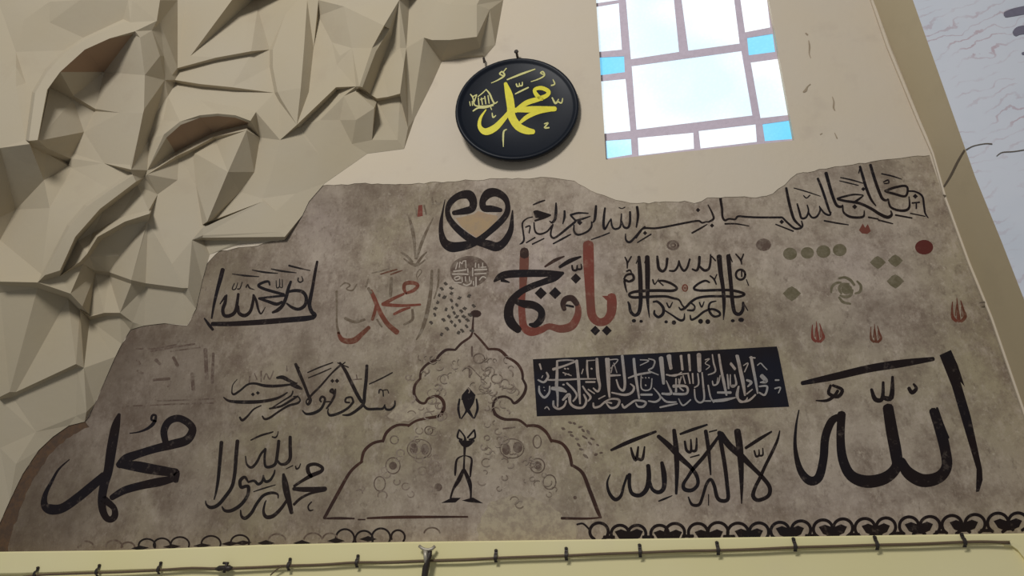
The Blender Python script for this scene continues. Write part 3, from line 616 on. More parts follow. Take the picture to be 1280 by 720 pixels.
paint('figure', BLACK, l_, [
    S((155,85,9),(148,140,13),(158,192,8)), S((250,85,9),(256,140,13),(238,192,8)), S((205,25,8),(205,80,62),(200,130,34),(192,155,12),(165,195,6)), S((203,148,20),(232,192,8)), {'poly': [(205,18),(245,62),(240,90),(165,90),(168,62)]},
    S((152,258,9),(143,300,10),(170,312,7)), S((155,258,8),(185,300,10),(182,340,26)), S((237,258,8),(200,302,10)), S((238,258,9),(242,300,10),(208,312,7)), S((155,318,12),(190,338,34),(235,318,12)),
    S((184,355,14),(181,430,9),(178,495,14)), S((175,403,5),(140,425,10),(131,490,12),(130,514,7)), S((190,403,5),(222,420,10),(218,480,12),(215,522,7)),
    S((175,485,16),(150,540,22),(120,590,12),(104,642,9)), S((182,485,16),(210,550,22),(218,600,12),(218,642,9)), {'poly': [(52,669),(108,640),(162,640),(132,666)]}, {'poly': [(168,655),(230,638),(288,671),(205,664)]}], dome, 'black plant-like figure on the dome\'s axis')
random.seed(3)
fl = []
for s_, ylo in ((-1, 0), (1, 0)):
    for _ in range(46):
        u = random.random(); yy = 470 + 165 * u
        half = 18 + 145 * max(0.0, (yy - 500) / 150) if yy > 520 else 75
        xx = 577 + s_ * random.uniform(22, max(30, half))
        r0 = random.uniform(2.5, 6); a0 = random.uniform(0, 360)
        fl.append(ring(xx, yy, r0, r0 * 0.9, random.uniform(0.7, 1.5), a0, a0 + random.uniform(120, 320), 7))
for _ in range(40):
    xx = 577 + random.uniform(-58, 62); yy = random.uniform(445, 492); r0 = random.uniform(2, 6); a0 = random.uniform(0, 360)
    fl.append(ring(xx, yy, r0, r0, random.uniform(0.7, 1.4), a0, a0 + random.uniform(100, 300), 7))
paint('floral_filling', FAINTER, ID, fl, dome)['kind'] = 'stuff'
paint_each('flower', FAINT, ID, [disc(*j_(568,235), 5, 7), disc(*j_(632,240), 5, 7), ring(*j_(447,335), 9, 10, 1.2), disc(*j_(447,335), 5, 5), disc(*j_(710,460), 5, 5), ring(*j_(455,185), 5, 5, 1.2), ring(*j_(655,130), 5, 5, 1.2), ring(*j_(600,238), 15, 12, 1.0),
    disc(*k_(268,240), 5, 7), disc(*k_(335,228), 6, 7), ring(*k_(450,335), 9, 9, 1.2), disc(*k_(450,332), 5, 5), ring(*k_(448,195), 5, 8, 1.2), C(1.6, k_(250,120), k_(320,112)), ring(*k_(302,235), 15, 12, 1.0), ring(*j_(370,440), 7, 9, 1.2), ring(*k_(520,430), 8, 9, 1.2), disc(*k_(668,520), 2.2, 2.2),
    C(2.2, i_(565,275), i_(565,335)), C(2.4, i_(550,400), i_(550,470)), C(1.2, i_(515,420), i_(548,400), i_(585,432)), C(0.9, i_(590,440), i_(660,510)), C(0.8, i_(600,580), i_(700,570)), ring(*i_(610,350), 7, 6, 1.2)], dome)

# curve of dotted text and roundel
m_ = zoom(500, 260, 4.5)
fle = []
random.seed(5)
for x, y in [(258,425),(235,455),(290,450),(290,480),(222,490),(335,505),(390,495),(212,530),(290,520),(320,545),(200,565),(260,570),(295,560),(365,565),(320,610),(245,630),(290,640),(335,635),(380,630),(175,645),(265,680),(310,660),(375,665),(235,710),(350,690),(405,690),(415,550),(195,600),(250,500),(345,580),(305,590),(395,600),(275,610),(330,700),(360,610)]:
    dx, dy = random.uniform(5, 11), random.uniform(-6, 6)
    fle.append(S((x - dx, y - dy, 9), (x, y + random.uniform(-3, 3), random.uniform(10, 15)), (x + dx, y + dy, 6))); fle.append(S((x - 2, y - 9, 5), (x + 1, y + 8, 7)))
dt = paint('dotted_text', GREY, m_, fle, None, 'curve of small grey flecks of text hugging the roundel and the dome tip'); dt['kind'] = 'stuff'
rd = paint('roundel', FAINT, zoom(550, 310, 12), [disc(440, 350, 292, 232, 26)], None, 'small faded grey disc of pale script under the crossed black letters')
paint('pale_script', m_paint('pale_script_paint', lin(172, 160, 146), lin(140, 128, 116), None), zoom(550, 310, 12), [
    S((235,315,16),(262,222,14)), S((290,290,14),(300,210,14),(330,240,12),(345,200,14),(390,190,12)), S((390,300,12),(385,190,14)), C(20,(205,350),(330,335),(390,325)), C(20,(190,392),(320,390),(420,395)), S((225,440,18),(280,425,16),(300,455,18),(240,480,16),(215,450,12)),
    S((415,310,16),(420,370,14)), S((490,300,16),(490,420,14)), C(22,(520,330),(600,325),(700,320)), C(18,(520,390),(690,380)), S((530,290,16),(535,225,14)), C(14,(610,290),(690,285)), C(14,(640,225),(640,300)), S((590,480,16),(640,430,18),(690,450,16)), C(20,(540,440),(540,580)), C(16,(500,500),(505,560)), S((350,540,18),(400,560,20),(460,530,18),(470,490,14)), C(18,(220,520),(320,520)), C(14,(330,440),(335,510)), C(14,(380,430),(385,500)), C(14,(440,430),(445,500)), C(14,(580,240),(585,300))], rd, None, 0.0004)
random.seed(11)
fl2 = []
for x, y in [(600,120),(640,85),(665,90),(700,110),(715,130),(745,140),(770,180),(800,215),(820,260),(680,180),(650,160),(705,240),(730,280),(640,140),(790,270),(755,205),(725,170),(690,215)]:
    dx, dy = random.uniform(6, 13), random.uniform(-4, 10)
    fl2.append(S((x - dx, y - dy, 8), (x, y, random.uniform(10, 15)), (x + dx, y + dy, 6)))
paint('dotted_text', FAINT, k_, fl2, None, 'faded flecks of text outside the right side of the dome')['kind'] = 'stuff'
# motifs of the right-hand end
o_ = zoom(945, 270, 4.235)
grp = 'painted motifs at the right end'
def motif(name, mat, strokes, label, z=o_): return paint(name, mat, z, strokes, None, label)
for x, y, r in ((180,200,37),(272,195,35),(357,188,38),(443,180,37)):
    motif('painted_disc', OLIVE, [disc(x, y, r, r * 0.88, 16)], 'olive disc in the short row under the script band')
motif('painted_disc', BROWN, [disc(890, 165, 48, 39, 18), ], 'dark red disc near the right edge').data.materials[0] = DKRED
motif('painted_disc', FAINT, [disc(40, 152, 40, 33, 16)], 'faded brown disc left of the olive row')
for x, y, r, lb in ((645,245,42,'olive diamond below the tail of the script band'),(738,236,40,'pale olive diamond touching its darker neighbour'),(738,345,46,'lone olive diamond under the pair'),(190,410,48,'blurred olive diamond at the left of the whorl')):
    motif('painted_diamond', OLIVE, [{'poly': [(x - r,y),(x - r*0.4,y - r*0.62),(x,y - r*0.8),(x + r*0.5,y - r*0.5),(x + r,y),(x + r*0.4,y + r*0.6),(x,y + r*0.85),(x - r*0.55,y + r*0.5)]}], lb)
motif('painted_whorl', OLIVE, [disc(480, 388, 30, 27, 12), S((490,362,12),(455,362,14),(440,385,14),(452,410,10)), S((510,392,12),(500,420,14),(470,428,14),(445,420,8)), S((440,330,9),(470,325,12),(500,340,14),(520,365,12)), S((535,345,9),(555,370,13),(550,400,13),(525,410,9)), S((440,430,10),(460,455,13),(500,465,9)), S((398,405,9),(402,375,12),(425,355,13),(450,352,9))], 'olive whorl of curved strokes in the middle of the motifs')
motif('red_smudge', RED, [{'poly': [(545,75),(565,40),(578,62),(592,42),(608,80),(590,95),(560,92)]}], 'small red smudge under the script band')
def tulip(x, y, s, mat, lb):
    motif('painted_tulip', mat, [S((x - 26*s, y - 42*s, 4*s), (x - 28*s, y + 0*s, 9*s), (x - 24*s, y + 30*s, 14*s), (x - 8*s, y + 46*s, 12*s)), S((x - 6*s, y - 60*s, 3*s), (x - 2*s, y - 10*s, 9*s), (x + 2*s, y + 30*s, 15*s), (x + 4*s, y + 48*s, 12*s)), S((x + 12*s, y - 48*s, 4*s), (x + 24*s, y - 5*s, 10*s), (x + 32*s, y + 26*s, 15*s), (x + 14*s, y + 48*s, 12*s)), S((x - 8*s, y - 30*s, 2*s), (x - 12*s, y + 20*s, 6*s)), S((x + 14*s, y - 20*s, 2*s), (x + 18*s, y + 24*s, 6*s))], lb)
tulip(325, 618, 1.0, RED, 'red tulip right above the end of the black band')
tulip(632, 625, 0.9, REDBROWN, 'faded brown tulip left of the large thick word\'s upright')
tulip(1070, 503, 1.15, REDBROWN, 'rust tulip near the lower right edge')
motif('painted_disc', FAINT, [ring(370, 652, 52, 40, 20), ring(370,652,24,18,16)], 'faded brown ring under the script band', zoom(795, 225, 8))
r_ = zoom(500, 240, 7.2)
sp = paint('painted_sprig', GREYINK, r_, [S((80,225,14),(110,330,28),(130,460,24),(138,600,14)), S((300,230,8),(240,350,20),(190,470,26),(150,600,14)), S((10,545,14),(60,575,20),(110,630,22)), S((35,600,10),(90,640,18),(140,660,28)), S((240,540,10),(200,580,18),(150,650,24)), S((225,610,10),(190,640,14),(150,660,20)), S((218,120,12),(235,200,14)), S((290,50,12),(295,110,16)), S((320,80,12),(345,110,16),(370,90,10)), S((145,150,10),(150,215,10))], None, 'grey leafy sprig left of the crossed black letters')
paint('red_bud', RED, r_, [{'poly': [(165,120),(200,115),(205,215),(155,225)]}], sp)
# faded writing of the left end and running border of the base
paint('faded_script', FAINT, zoom(150, 400, 6), [C(10,(100,215),(250,215),(420,185)), C(12,(230,235),(400,205),(560,180)), C(8,(380,235),(600,205)), C(9,(280,605),(500,600),(700,590)), C(9,(40,645),(220,640),(420,630),(700,622)), S((130,300,20),(150,330,16)), S((270,300,24),(300,330,18)), S((400,280,20),(430,340,24)), S((250,450,16),(370,440,20)), S((540,400,22),(550,520,26)), S((640,220,26),(650,440,24)), S((700,250,18),(690,470,20)), S((130,380,14),(170,400,16)), S((360,500,12),(380,460,12))], None, 'almost erased brown writing above the lower left word')
p_, q_, u_ = zoom(640, 620, 4), zoom(960, 620, 4), zoom(320, 620, 4)
bs = []
for (z, L) in ((p_, [(435,178,46),(540,188,44),(625,188,44),(738,188,44),(815,183,48),(930,183,48),(1030,180,50),(1130,185,52),(1235,180,48)]), (q_, [(60,175,46),(165,170,48),(275,165,48),(375,160,48),(485,160,50),(590,155,48),(705,150,48),(810,150,50),(920,145,50),(1035,140,50),(1150,135,52),(1250,130,48)])):
    for x, y, r in L: bs.append(px(z, 4, *[(a, b, 14) for a, b, _ in ring(x, y, r, r * 0.95, 1, -65, 240, 12)]))
for z, L in ((p_, [(585,188),(780,192),(985,190),(1185,185)]), (q_, [(110,172),(325,165),(540,160),(755,152),(980,142),(1200,135)])):
    for x, y in L: bs.append({'poly': [z(x - 72, y - 10), z(x - 40, y - 22), z(x, y - 8), z(x + 40, y - 24), z(x + 70, y - 12), z(x + 55, y + 20), z(x + 18, y + 36), z(x - 14, y + 38), z(x - 50, y + 24)]})
for z, L in ((q_, [(215,198),(430,192),(650,186),(865,180),(1090,172)]), (p_, [(485,205),(680,205),(880,200),(1085,202)])):
    for x, y in L: bs.append(px(z, 4, (x - 25, y, 14), (x + 25, y, 14)))
bs.append(px(p_, 4, (325,142,8),(355,138,8),(385,165,8)))
def border(mat, items, label):
    e = bpy.data.objects.new('scroll_border', None); COL.objects.link(e); e.parent = painting; e.matrix_parent_inverse = painting.matrix_world.inverted(); e['label'] = label
    paint_each('scroll', mat, ID, items, e)
border(BLACK, bs, 'black border of paired scrolls along the lower right edge')
bs = []
for x, y, r in [(445,212,46),(540,218,44),(625,208,46),(710,205,34)]: bs.append(px(u_, 4, *[(a, b, 9) for a, b, _ in ring(x, y, r, r, 1, -40, 200, 10)]))
for x, y in ((560,216),(400,225),(50,236),(230,236)): bs.append({'poly': [u_(x - 45, y), u_(x, y - 16), u_(x + 45, y), u_(x, y + 12)]})
z0 = zoom(0, 620, 4)
for x, y, r in [(735,248,42),(810,245,42),(900,242,46),(1055,238,48),(1200,232,46)]: bs.append(px(z0, 4, *[(a, b, 8) for a, b, _ in ring(x, y, r, r * 0.8, 1, -20, 200, 10)]))
for x, y in ((700,262),(860,255),(1010,250),(1150,240),(1215,236)): bs.append({'poly': [z0(x - 45, y), z0(x, y - 14), z0(x + 45, y - 4), z0(x, y + 10)]})
border(THIN, bs, 'worn remnant of scroll border along the lower left edge')
bs = []
for x, y, r in [(430,258,40),(570,255,42),(640,258,34)]: bs.append(px(z0, 4, *[(a, b, 8) for a, b, _ in ring(x, y, r, r * 0.8, 1, 0, 180, 8)]))
for x, y, r in [(105,225,44),(285,222,46),(370,215,36),(880,190,40)]: bs.append(px(u_, 4, *[(a, b, 7) for a, b, _ in ring(x, y, r, r * 0.8, 1, 10, 170, 8)]))
paint_each('faded_script', FAINT, ID, bs, painting)
# ------------------------------------------------------------------ muqarnas (folded plaster vault of the corner)
def PL(s): return [tuple(float(v) for v in p.split(',')) for p in s.split()]
BORDER = PL('640,-80,.02 629,0,.002 619,56,.002 606,71,.002 580,73,.002 552,77,.002 540,104,.002 518,148,.002 505,186,.002 459,192,.002 406,229,.002 386,252,.002 378,269,.002 356,300,.002 300,305,.002 262,318,.002 253,350,.002 245,386,.002 234,406,.002 205,404,.002 180,407,.002 163,412,.002 152,430,.002 144,446,.002 130,478,.002 118,505,.002 106,527,.002 86,532,.002 66,546,.002 48,563,.002 28,593,.002 12,626,.002 0,653,.002 -24,678,.02 -120,678,.3 -120,350,.72 -120,180,1.0 -120,-80,1.35')
LINES = [PL(s) for s in '''32,175,.90 40,115,.90 56,87,.90 79,63,.90 104,47,.90 154,24,.90
36,176,.96 44,116,.96 59,90,.96 81,66,.96 106,50,.96 156,27,.93
47,175,.94 59,112,.94 75,90,.94 106,62,.94 137,48,.93 169,39,.90
48,176,.90 62,109,.80 92,120,.66 119,136,.52 150,141,.60 179,141,.68
61,113,.76 91,124,.62 118,139,.49
166,43,.86 130,90,.58 119,136,.52
118,139,.49 105,165,.49 92,192,.48 85,207,.47
169,39,.90 175,47,.86 181,94,.72 180,137,.68 172,175,.62 164,212,.60
37,178,.90 60,186,.75 88,198,.50 130,204,.50 163,206,.58
40,184,.84 58,192,.68 86,204,.44 
190,38,.80 200,70,.66 206,100,.50 196,140,.46 186,175,.44 184,218,.44
222,85,.45 200,28,.76
222,85,.45 222,0,.60
222,85,.45 232,0,.57
238,70,.47 290,0,.62
222,85,.45 238,70,.47 316,0,.44
314,64,.42 322,10,.43 316,0,.44
222,85,.45 270,72,.44 314,64,.42
224,88,.40 270,76,.39 314,68,.37
219,100,.41 250,105,.40 290,109,.37 314,68,.37
220,104,.35 250,109,.34 290,113,.32
190,38,.80 205,70,.60 215,94,.46
372,0,.43 356,19,.40 341,62,.37 341,84,.35 347,115,.32 352,125,.30
384,0,.45 380,60,.41 376,110,.36 371,156,.27
398,0,.35 392,60,.30 386,115,.26 372,157,.24
415,53,.33 421,81,.32 420,109,.31 371,156,.27
422,113,.23 375,159,.18
398,0,.44 430,8,.50 480,32,.50
398,20,.34 415,53,.33 
445,112,.29 445,150,.21
445,115,.29 468,135,.25 465,175,.06
481,34,.44 465,60,.42 449,108,.36
487,36,.42 470,64,.39 453,109,.34
490,45,.30 477,80,.22 463,118,.19
490,45,.30 500,60,.27 505,80,.26 500,117,.24
449,108,.36 453,109,.34 463,118,.19 471,123,.19 485,121,.20 500,117,.24
449,112,.24 471,127,.12 500,121,.16
471,127,.12 465,175,.06
500,121,.16 497,175,.05
499,0,.42 500,60,.27
512,0,.29 508,60,.24 505,80,.26
508,60,.24 510,160,.04
512,0,.29 545,0,.29 540,50,.24 530,47,.24
530,47,.24 515,144,.03
530,47,.24 552,74,.03
562,6,.30 596,6,.25 596,46,.21 562,50,.24 562,6,.30
540,50,.24 562,50,.24
565,71,.03 604,69,.02
612,12,.15 600,60,.07
205,168,.50 225,152,.50 250,144,.48 272,142,.46 294,144,.42 313,151,.37
208,172,.47 226,156,.48 250,147,.46 272,145,.44 294,147,.40 311,153,.35
219,190,.24 237,181,.22 266,166,.20 309,155,.24
221,195,.28 240,186,.26 268,171,.24 309,159,.25
223,199,.22 241,190,.20 269,175,.19 308,163,.22
208,172,.47 219,190,.24 221,195,.28 223,199,.22 232,207,.19 222,225,.22 197,243,.28
180,222,.42 205,168,.50
308,163,.34 285,215,.29 259,277,.17
325,172,.16 318,215,.09 300,240,.06 262,280,.04
245,232,.15 232,207,.19
371,160,.19 350,175,.20 340,215,.12 369,242,.04
313,151,.37 325,172,.16 
253,281,.10 328,248,.09
253,285,.14 328,252,.11 345,264,.08 350,290,.06 254,294,.12
253,297,.11 356,296,.05
255,301,.03 300,301,.02
190,262,.30 215,330,.22 228,360,.15
240,300,.16 235,360,.12
164,216,.50 135,235,.52 106,255,.56 84,281,.58 69,310,.58 52,343,.56
166,219,.56 137,238,.60 109,258,.64 87,283,.66 72,311,.66 56,344,.64
170,227,.53 125,261,.59 94,296,.62 75,338,.60
172,232,.42 128,266,.46 97,301,.48 79,340,.48
186,263,.38 150,272,.40 115,292,.42
187,267,.44 156,277,.47 122,296,.49 109,317,.49 100,327,.48
186,272,.38 158,282,.38 126,301,.38 112,321,.38 104,330,.40
184,277,.33 150,320,.23 136,340,.19
184,277,.33 164,350,.29
185,278,.32 182,354,.18
104,330,.40 119,338,.26 136,340,.19 164,350,.29 182,354,.18 228,360,.15
119,342,.21 136,345,.14 164,355,.24 182,359,.13 228,365,.10
119,342,.21 112,394,.17
164,355,.24 150,391,.14
100,327,.48 75,345,.52 100,388,.22
112,396,.18 130,391,.17 150,391,.14 166,403,.05
112,400,.12 132,395,.11 150,396,.09
0,352,.62 47,353,.60 88,367,.46 103,383,.34
0,356,.56 47,357,.54 86,371,.40 100,386,.28
0,366,.50 47,360,.50 12,490,.24
85,373,.30 20,490,.21
85,373,.30 95,455,.23
0,496,.26 12,490,.24 20,490,.21 95,455,.23
0,500,.20 16,497,.16 96,459,.17 
100,386,.28 105,460,.16 108,515,.05
0,560,.10 20,580,.06 45,540,.05 95,520,.03
0,185,.94 37,180,.92 55,225,.62 62,260,.57 52,343,.56 0,346,.58
20,262,.46 0,300,.46
62,260,.57 90,210,.48
0,8,1.12 30,25,1.08 62,2,1.10
62,2,1.10 62,28,1.02 100,0,1.08
0,112,1.0 20,108,.98 20,84,1.0
20,65,1.0 32,104,.93
160,0,.98 163,28,.92 169,39,.90
165,0,.98 200,0,.84 196,26,.82 169,39,.90
196,26,.82 190,38,.80
-60,100,1.1 -60,300,.8
250,125,.36 285,132,.33 320,140,.31
210,120,.42 204,150,.44
400,150,.20 425,150,.17
337,62,.31 337,84,.29 343,116,.27 349,127,.25
425,70,.35 440,60,.38 445,108,.33 430,120,.27
400,195,.09 440,180,.06'''.split('\n')]
mv = [Vector(p[:2]) for p in BORDER]; md = [p[2] for p in BORDER]
me_ = [(i, (i + 1) % len(BORDER)) for i in range(len(BORDER))]
for ln in LINES:
    b = len(mv); mv += [Vector(p[:2]) for p in ln]; md += [p[2] for p in ln]
    me_ += [(b + i, b + i + 1) for i in range(len(ln) - 1)]
ov, oe, of, o_v, o_e, o_f = delaunay_2d_cdt(mv, me_, [], 0, 0.05)
def depth_of(i):
    if o_v[i]: return max(md[k] for k in o_v[i])
    p = ov[i]; best = []
    for a, b in me_:                                   # where two traced folds cross, stay on the nearer one
        A, B = mv[a], mv[b]; ab = B - A; L = ab.length_squared
        if L < 1e-9: continue
        t = max(0, min(1, (p - A).dot(ab) / L)); dd = (A + ab * t - p).length
        if dd < 0.1: best.append(md[a] + (md[b] - md[a]) * t)
    return max(best) if best else 0.1
DV = [depth_of(i) for i in range(len(ov))]
MV = [at(v.x, v.y, d) for v, d in zip(ov, DV)]
bp = [p[:2] for p in BORDER]
MF = []
for f in of:
    c = sum((ov[i] for i in f), Vector((0, 0))) / len(f)
    if inside((c.x, c.y), bp): MF.append((tuple(f), (c.x, c.y)))
CELLS = {
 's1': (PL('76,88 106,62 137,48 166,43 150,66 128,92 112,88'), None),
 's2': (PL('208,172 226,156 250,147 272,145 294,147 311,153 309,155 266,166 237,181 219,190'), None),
 'n1': (PL('47,175 59,112 75,90 106,62 137,48 169,39 175,47 181,94 180,137 172,175 164,212 130,204 88,198 60,186 37,178'), 'deep arched niche at the upper left with a red-brown hood'),
 'n2': (PL('205,168 225,152 250,144 272,142 294,144 313,151 308,163 285,215 259,277 245,232 222,225 197,243 180,222'), 'broad niche with a dark brown soffit'),
 'n3': (PL('166,219 137,238 109,258 87,283 72,311 56,344 75,345 100,388 112,394 150,391 166,403 228,365 215,330 190,262'), 'double rimmed niche'),
 'n4': (PL('0,352 47,353 88,367 103,383 105,460 96,459 16,497 -20,505 -20,352'), 'lowest niche at the left edge'),
 'n5': (PL('-20,185 37,180 55,225 62,260 52,343 -20,346'), None),
 'm1': (PL('190,38 200,28 205,-80 316,-80 322,10 314,64 314,68 290,113 220,104'), 'fan of folded facets at the top'),
 'm2': (PL('384,-80 398,0 430,8 415,53 421,81 420,109 375,159 371,156 376,110'), None),
 'm3': (PL('481,34 490,45 500,60 505,80 500,121 471,127 449,112 449,108'), 'narrow pointed niche near the medallion'),
 'm4': (PL('562,-40 600,-40 596,46 604,69 565,71 530,47 545,0'), None),
}
def part_mesh(name, faces, parent, mat):
    used = sorted({i for f in faces for i in f}); ix = {v: k for k, v in enumerate(used)}
    V = [MV[i] for i in used]; F_ = face_to_room(V, [tuple(ix[i] for i in f) for f in faces])
    o = mesh_obj(name, V, F_, mat, parent)
    bm = bmesh.new(); bm.from_mesh(o.data)
    for f in bm.faces: f.smooth = True
    for e in bm.edges:
        if len(e.link_faces) == 2: e.smooth = e.calc_face_angle(0) < math.radians(9)
    bm.to_mesh(o.data); bm.free()
    return o
muq = empty('muqarnas_vault', at(100, 560, 0.0), 'cream plaster muqarnas of folded niches filling the upper left corner', 'muqarnas')
left = []
cells = {k: [] for k in CELLS}
for f, c in MF:
    for k, (poly, _) in CELLS.items():
        if inside(c, poly): cells[k].append(f); break
    else: left.append(f)
part_mesh('folded_shell', left, muq, MUQ)
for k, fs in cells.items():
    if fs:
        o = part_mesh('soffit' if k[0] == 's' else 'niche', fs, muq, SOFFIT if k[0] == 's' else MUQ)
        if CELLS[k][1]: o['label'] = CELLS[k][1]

# ------------------------------------------------------------------ window
win = empty('window_1', at(875, 190, 0), 'small leaded window with frosted white and blue panes set in the cream wall', None, None, 'structure')
WD = -0.055
def P3(x, y, d): return at(x, y, d)
def slab(poly, d0, d1):
    """closed plate with the given px outline (taken on plane d1) between two depths"""
    A = [P3(x, y, d1) for x, y in poly]; n = len(A)
    B = [v + Vector((0, (d1 - d0), 0)) for v in A]
    V = A + B
    Fc = [tuple(range(n)), tuple(range(2 * n - 1, n - 1, -1))] + [(i, i + n, (i + 1) % n + n, (i + 1) % n) for i in range(n)]
    return V, Fc
def join(parts):
    V, Fc = [], []
    for v, f in parts:
        b = len(V); V += v; Fc += [tuple(b + i for i in q) for q in f]
    return V, Fc
W_ = zoom(700, 0, 3.272)
clear = [[(145,28),(240,12),(253,203),(160,212)], [(168,332),(268,322),(288,535),(180,547)], [(268,-20),(462,-40),(487,212),(290,242)], [(492,-40),(705,-60),(735,178),(525,207)],
         [(293,270),(742,208),(787,472),(313,530)], [(735,-20),(842,-40),(860,112),(757,132)], [(780,255),(890,240),(935,470),(820,483)], [(318,563),(545,542),(548,608),(322,636)], [(567,535),(800,508),(805,580),(575,607)],
         [(140,-110),(232,-125),(240,0),(143,14)], [(255,-260),(440,-290),(460,-55),(266,-35)], [(470,-290),(680,-320),(703,-75),(490,-55)], [(700,-330),(800,-350),(840,-55),(733,-35)]]
blue = [[(158,235),(262,230),(265,295),(162,308)], [(188,575),(290,568),(294,632),(192,648)], [(765,155),(870,138),(880,212),(772,226)], [(828,508),(942,492),(955,568),(838,577)]]
toP = lambda q: [W_(*p) for p in q]
Vs, Fs_ = join([slab(toP(q), WD - 0.012, WD) for q in clear]); mesh_obj('clear_pane', Vs, face_to_room(Vs, Fs_) if False else Fs_, GLASS, win)
for k_b, q in enumerate(blue):
    Vs, Fs_ = slab(toP(q), WD - 0.012, WD); o = mesh_obj('blue_pane', Vs, Fs_, GLASSP if k_b == 1 else GLASSB, win); o['label'] = 'pale blue pane'
# bars: the opening minus the panes, standing a little proud of the glass
fr = [(730, -160), (755, 204), (998, 178.5), (936, -180)]
holes = [toP(q) for q in clear + blue]
ov2, tri2 = cdt_sheet([fr] + holes, lambda c: inside(c, fr) and not any(inside(c, h) for h in holes), None)
Vb = [P3(v.x, v.y, WD + 0.004) for v in ov2]; Fb = list(tri2)
for h in holes:
    b = len(Vb); n = len(h); V0 = [P3(*p, WD + 0.004) for p in h]
    Vb += V0 + [v + Vector((0, 0.02, 0)) for v in V0]
    Fb += [(b + i, b + (i + 1) % n, b + n + (i + 1) % n, b + n + i) for i in range(n)]
mesh_obj('glazing_bars', Vb, face_to_room(Vb, Fb), FRAME, win)

# ------------------------------------------------------------------ medallion
MR = 0.56
mc = at(645.9, 134.9, 0.10)
med = empty('calligraphy_medallion', mc, 'round black medallion with yellow calligraphy hung on the cream wall beside the window', 'medallion')
YAW = math.radians(5)
ax = Vector((math.cos(YAW), math.sin(YAW), 0)); nn = Vector((math.sin(YAW), -math.cos(YAW), 0)); uz = Vector((0, 0, 1))
prof = [(0.0, 0.0), (0.25, -0.002), (0.50, -0.004), (0.515, 0.004), (0.53, 0.016), (0.545, 0.02), (0.556, 0.012), (0.56, -0.004), (0.555, -0.025), (0.52, -0.045), (0.0, -0.045)]
NS = 64; V = []; Fc = []
for r_, h in prof[1:-1]:
    V += [mc + ax * (r_ * math.cos(6.28318 * i / NS)) + uz * (r_ * math.sin(6.28318 * i / NS)) + nn * h for i in range(NS)]
c0 = len(V); V += [mc, mc + nn * -0.045]
for k in range(len(prof) - 3):
    Fc += [(k * NS + i, (k + 1) * NS + i, (k + 1) * NS + (i + 1) % NS, k * NS + (i + 1) % NS) for i in range(NS)]
Fc += [(c0, i, (i + 1) % NS) for i in range(NS)]
kk = (len(prof) - 3) * NS
Fc += [(c0 + 1, kk + (i + 1) % NS, kk + i) for i in range(NS)]
mesh_obj('disc', V, Fc, DISC, med, True)
def on_disc(px_, py_, d):
    r = R @ Vector((px_ - 640.0, 360.0 - py_, -F))
    t = (mc + nn * d - CAM).dot(nn) / r.dot(nn)
    return CAM + r * t
md_ = zoom(560, 60, 4.8)
V, Fc = ribbon([S((345,212,18),(365,280,40),(377,350,42),(382,410,42),(420,470,42),(470,496,38),(512,502,26)), S((372,378,20),(330,430,28),(280,480,36),(225,502,36),(190,472,22),(195,420,15),(228,370,6)),
    S((565,308,18),(532,282,22),(520,250,18),(560,240,22),(602,260,22),(592,285,22),(540,307,26),(470,330,28),(405,378,22)), S((398,372,22),(500,368,34),(642,365,26)), S((642,368,16),(550,382,22),(480,410,24),(428,452,14))], md_, on_disc, 0.001)
mesh_obj('lettering', V, face_to_room(V, Fc), GOLD, med)
MARKS = ([S((355,190,7),(440,156,11),(522,127,6)), S((403,276,6),(440,257,9),(482,237,8)), S((410,215,8),(415,230,8),(427,228,7),(428,212,6)), S((428,228,7),(445,224,8),(446,205,5)),
    S((498,202,4),(545,186,7),(578,165,8),(570,142,8),(555,150,7),(575,160,6)), S((260,210,4),(300,192,7),(338,165,10),(325,142,8),(310,155,8),(328,165,7)), S((335,140,6),(350,122,6)),
    S((625,298,7),(645,332,11),(663,308,6)), S((655,318,8),(680,330,8),(688,302,5)), S((620,225,8),(640,216,8),(630,190,5)), S((578,455,6),(600,450,8),(580,478,9),(606,478,8)), S((265,390,5),(270,416,8),(287,405,5)),
    S((352,488,5),(335,500,9),(331,540,9),(332,592,4))])
for mk in MARKS:
    V, Fc = ribbon([mk], md_, on_disc, 0.001)
    mesh_obj('small_mark', V, face_to_room(V, Fc), PALEGOLD, med)
V, Fc = ribbon([S((228,248,6),(250,275,9),(265,310,9),(280,332,8),(297,322,5)), S((180,292,5),(205,272,6),(228,250,5)), S((135,278,6),(150,300,7),(160,342,7),(200,350,8),(250,345,7),(292,328,5)), S((150,378,7),(180,360,9),(220,358,9),(272,345,6)), C(6,(200,300),(207,340)), C(6,(220,290),(227,335)), C(6,(240,285),(247,332)),
    C(5,(130,322),(134,346)), C(6,(172,280),(158,322)), C(5,(145,320),(147,345)), C(6,(182,300),(186,345)), S((135,278,5),(148,290,6),(168,282,5)), C(5,(255,355),(262,370)), C(5,(195,310),(215,302))], md_, on_disc, 0.001)
mesh_obj('small_lettering', V, face_to_room(V, Fc), PALEGOLD, med)

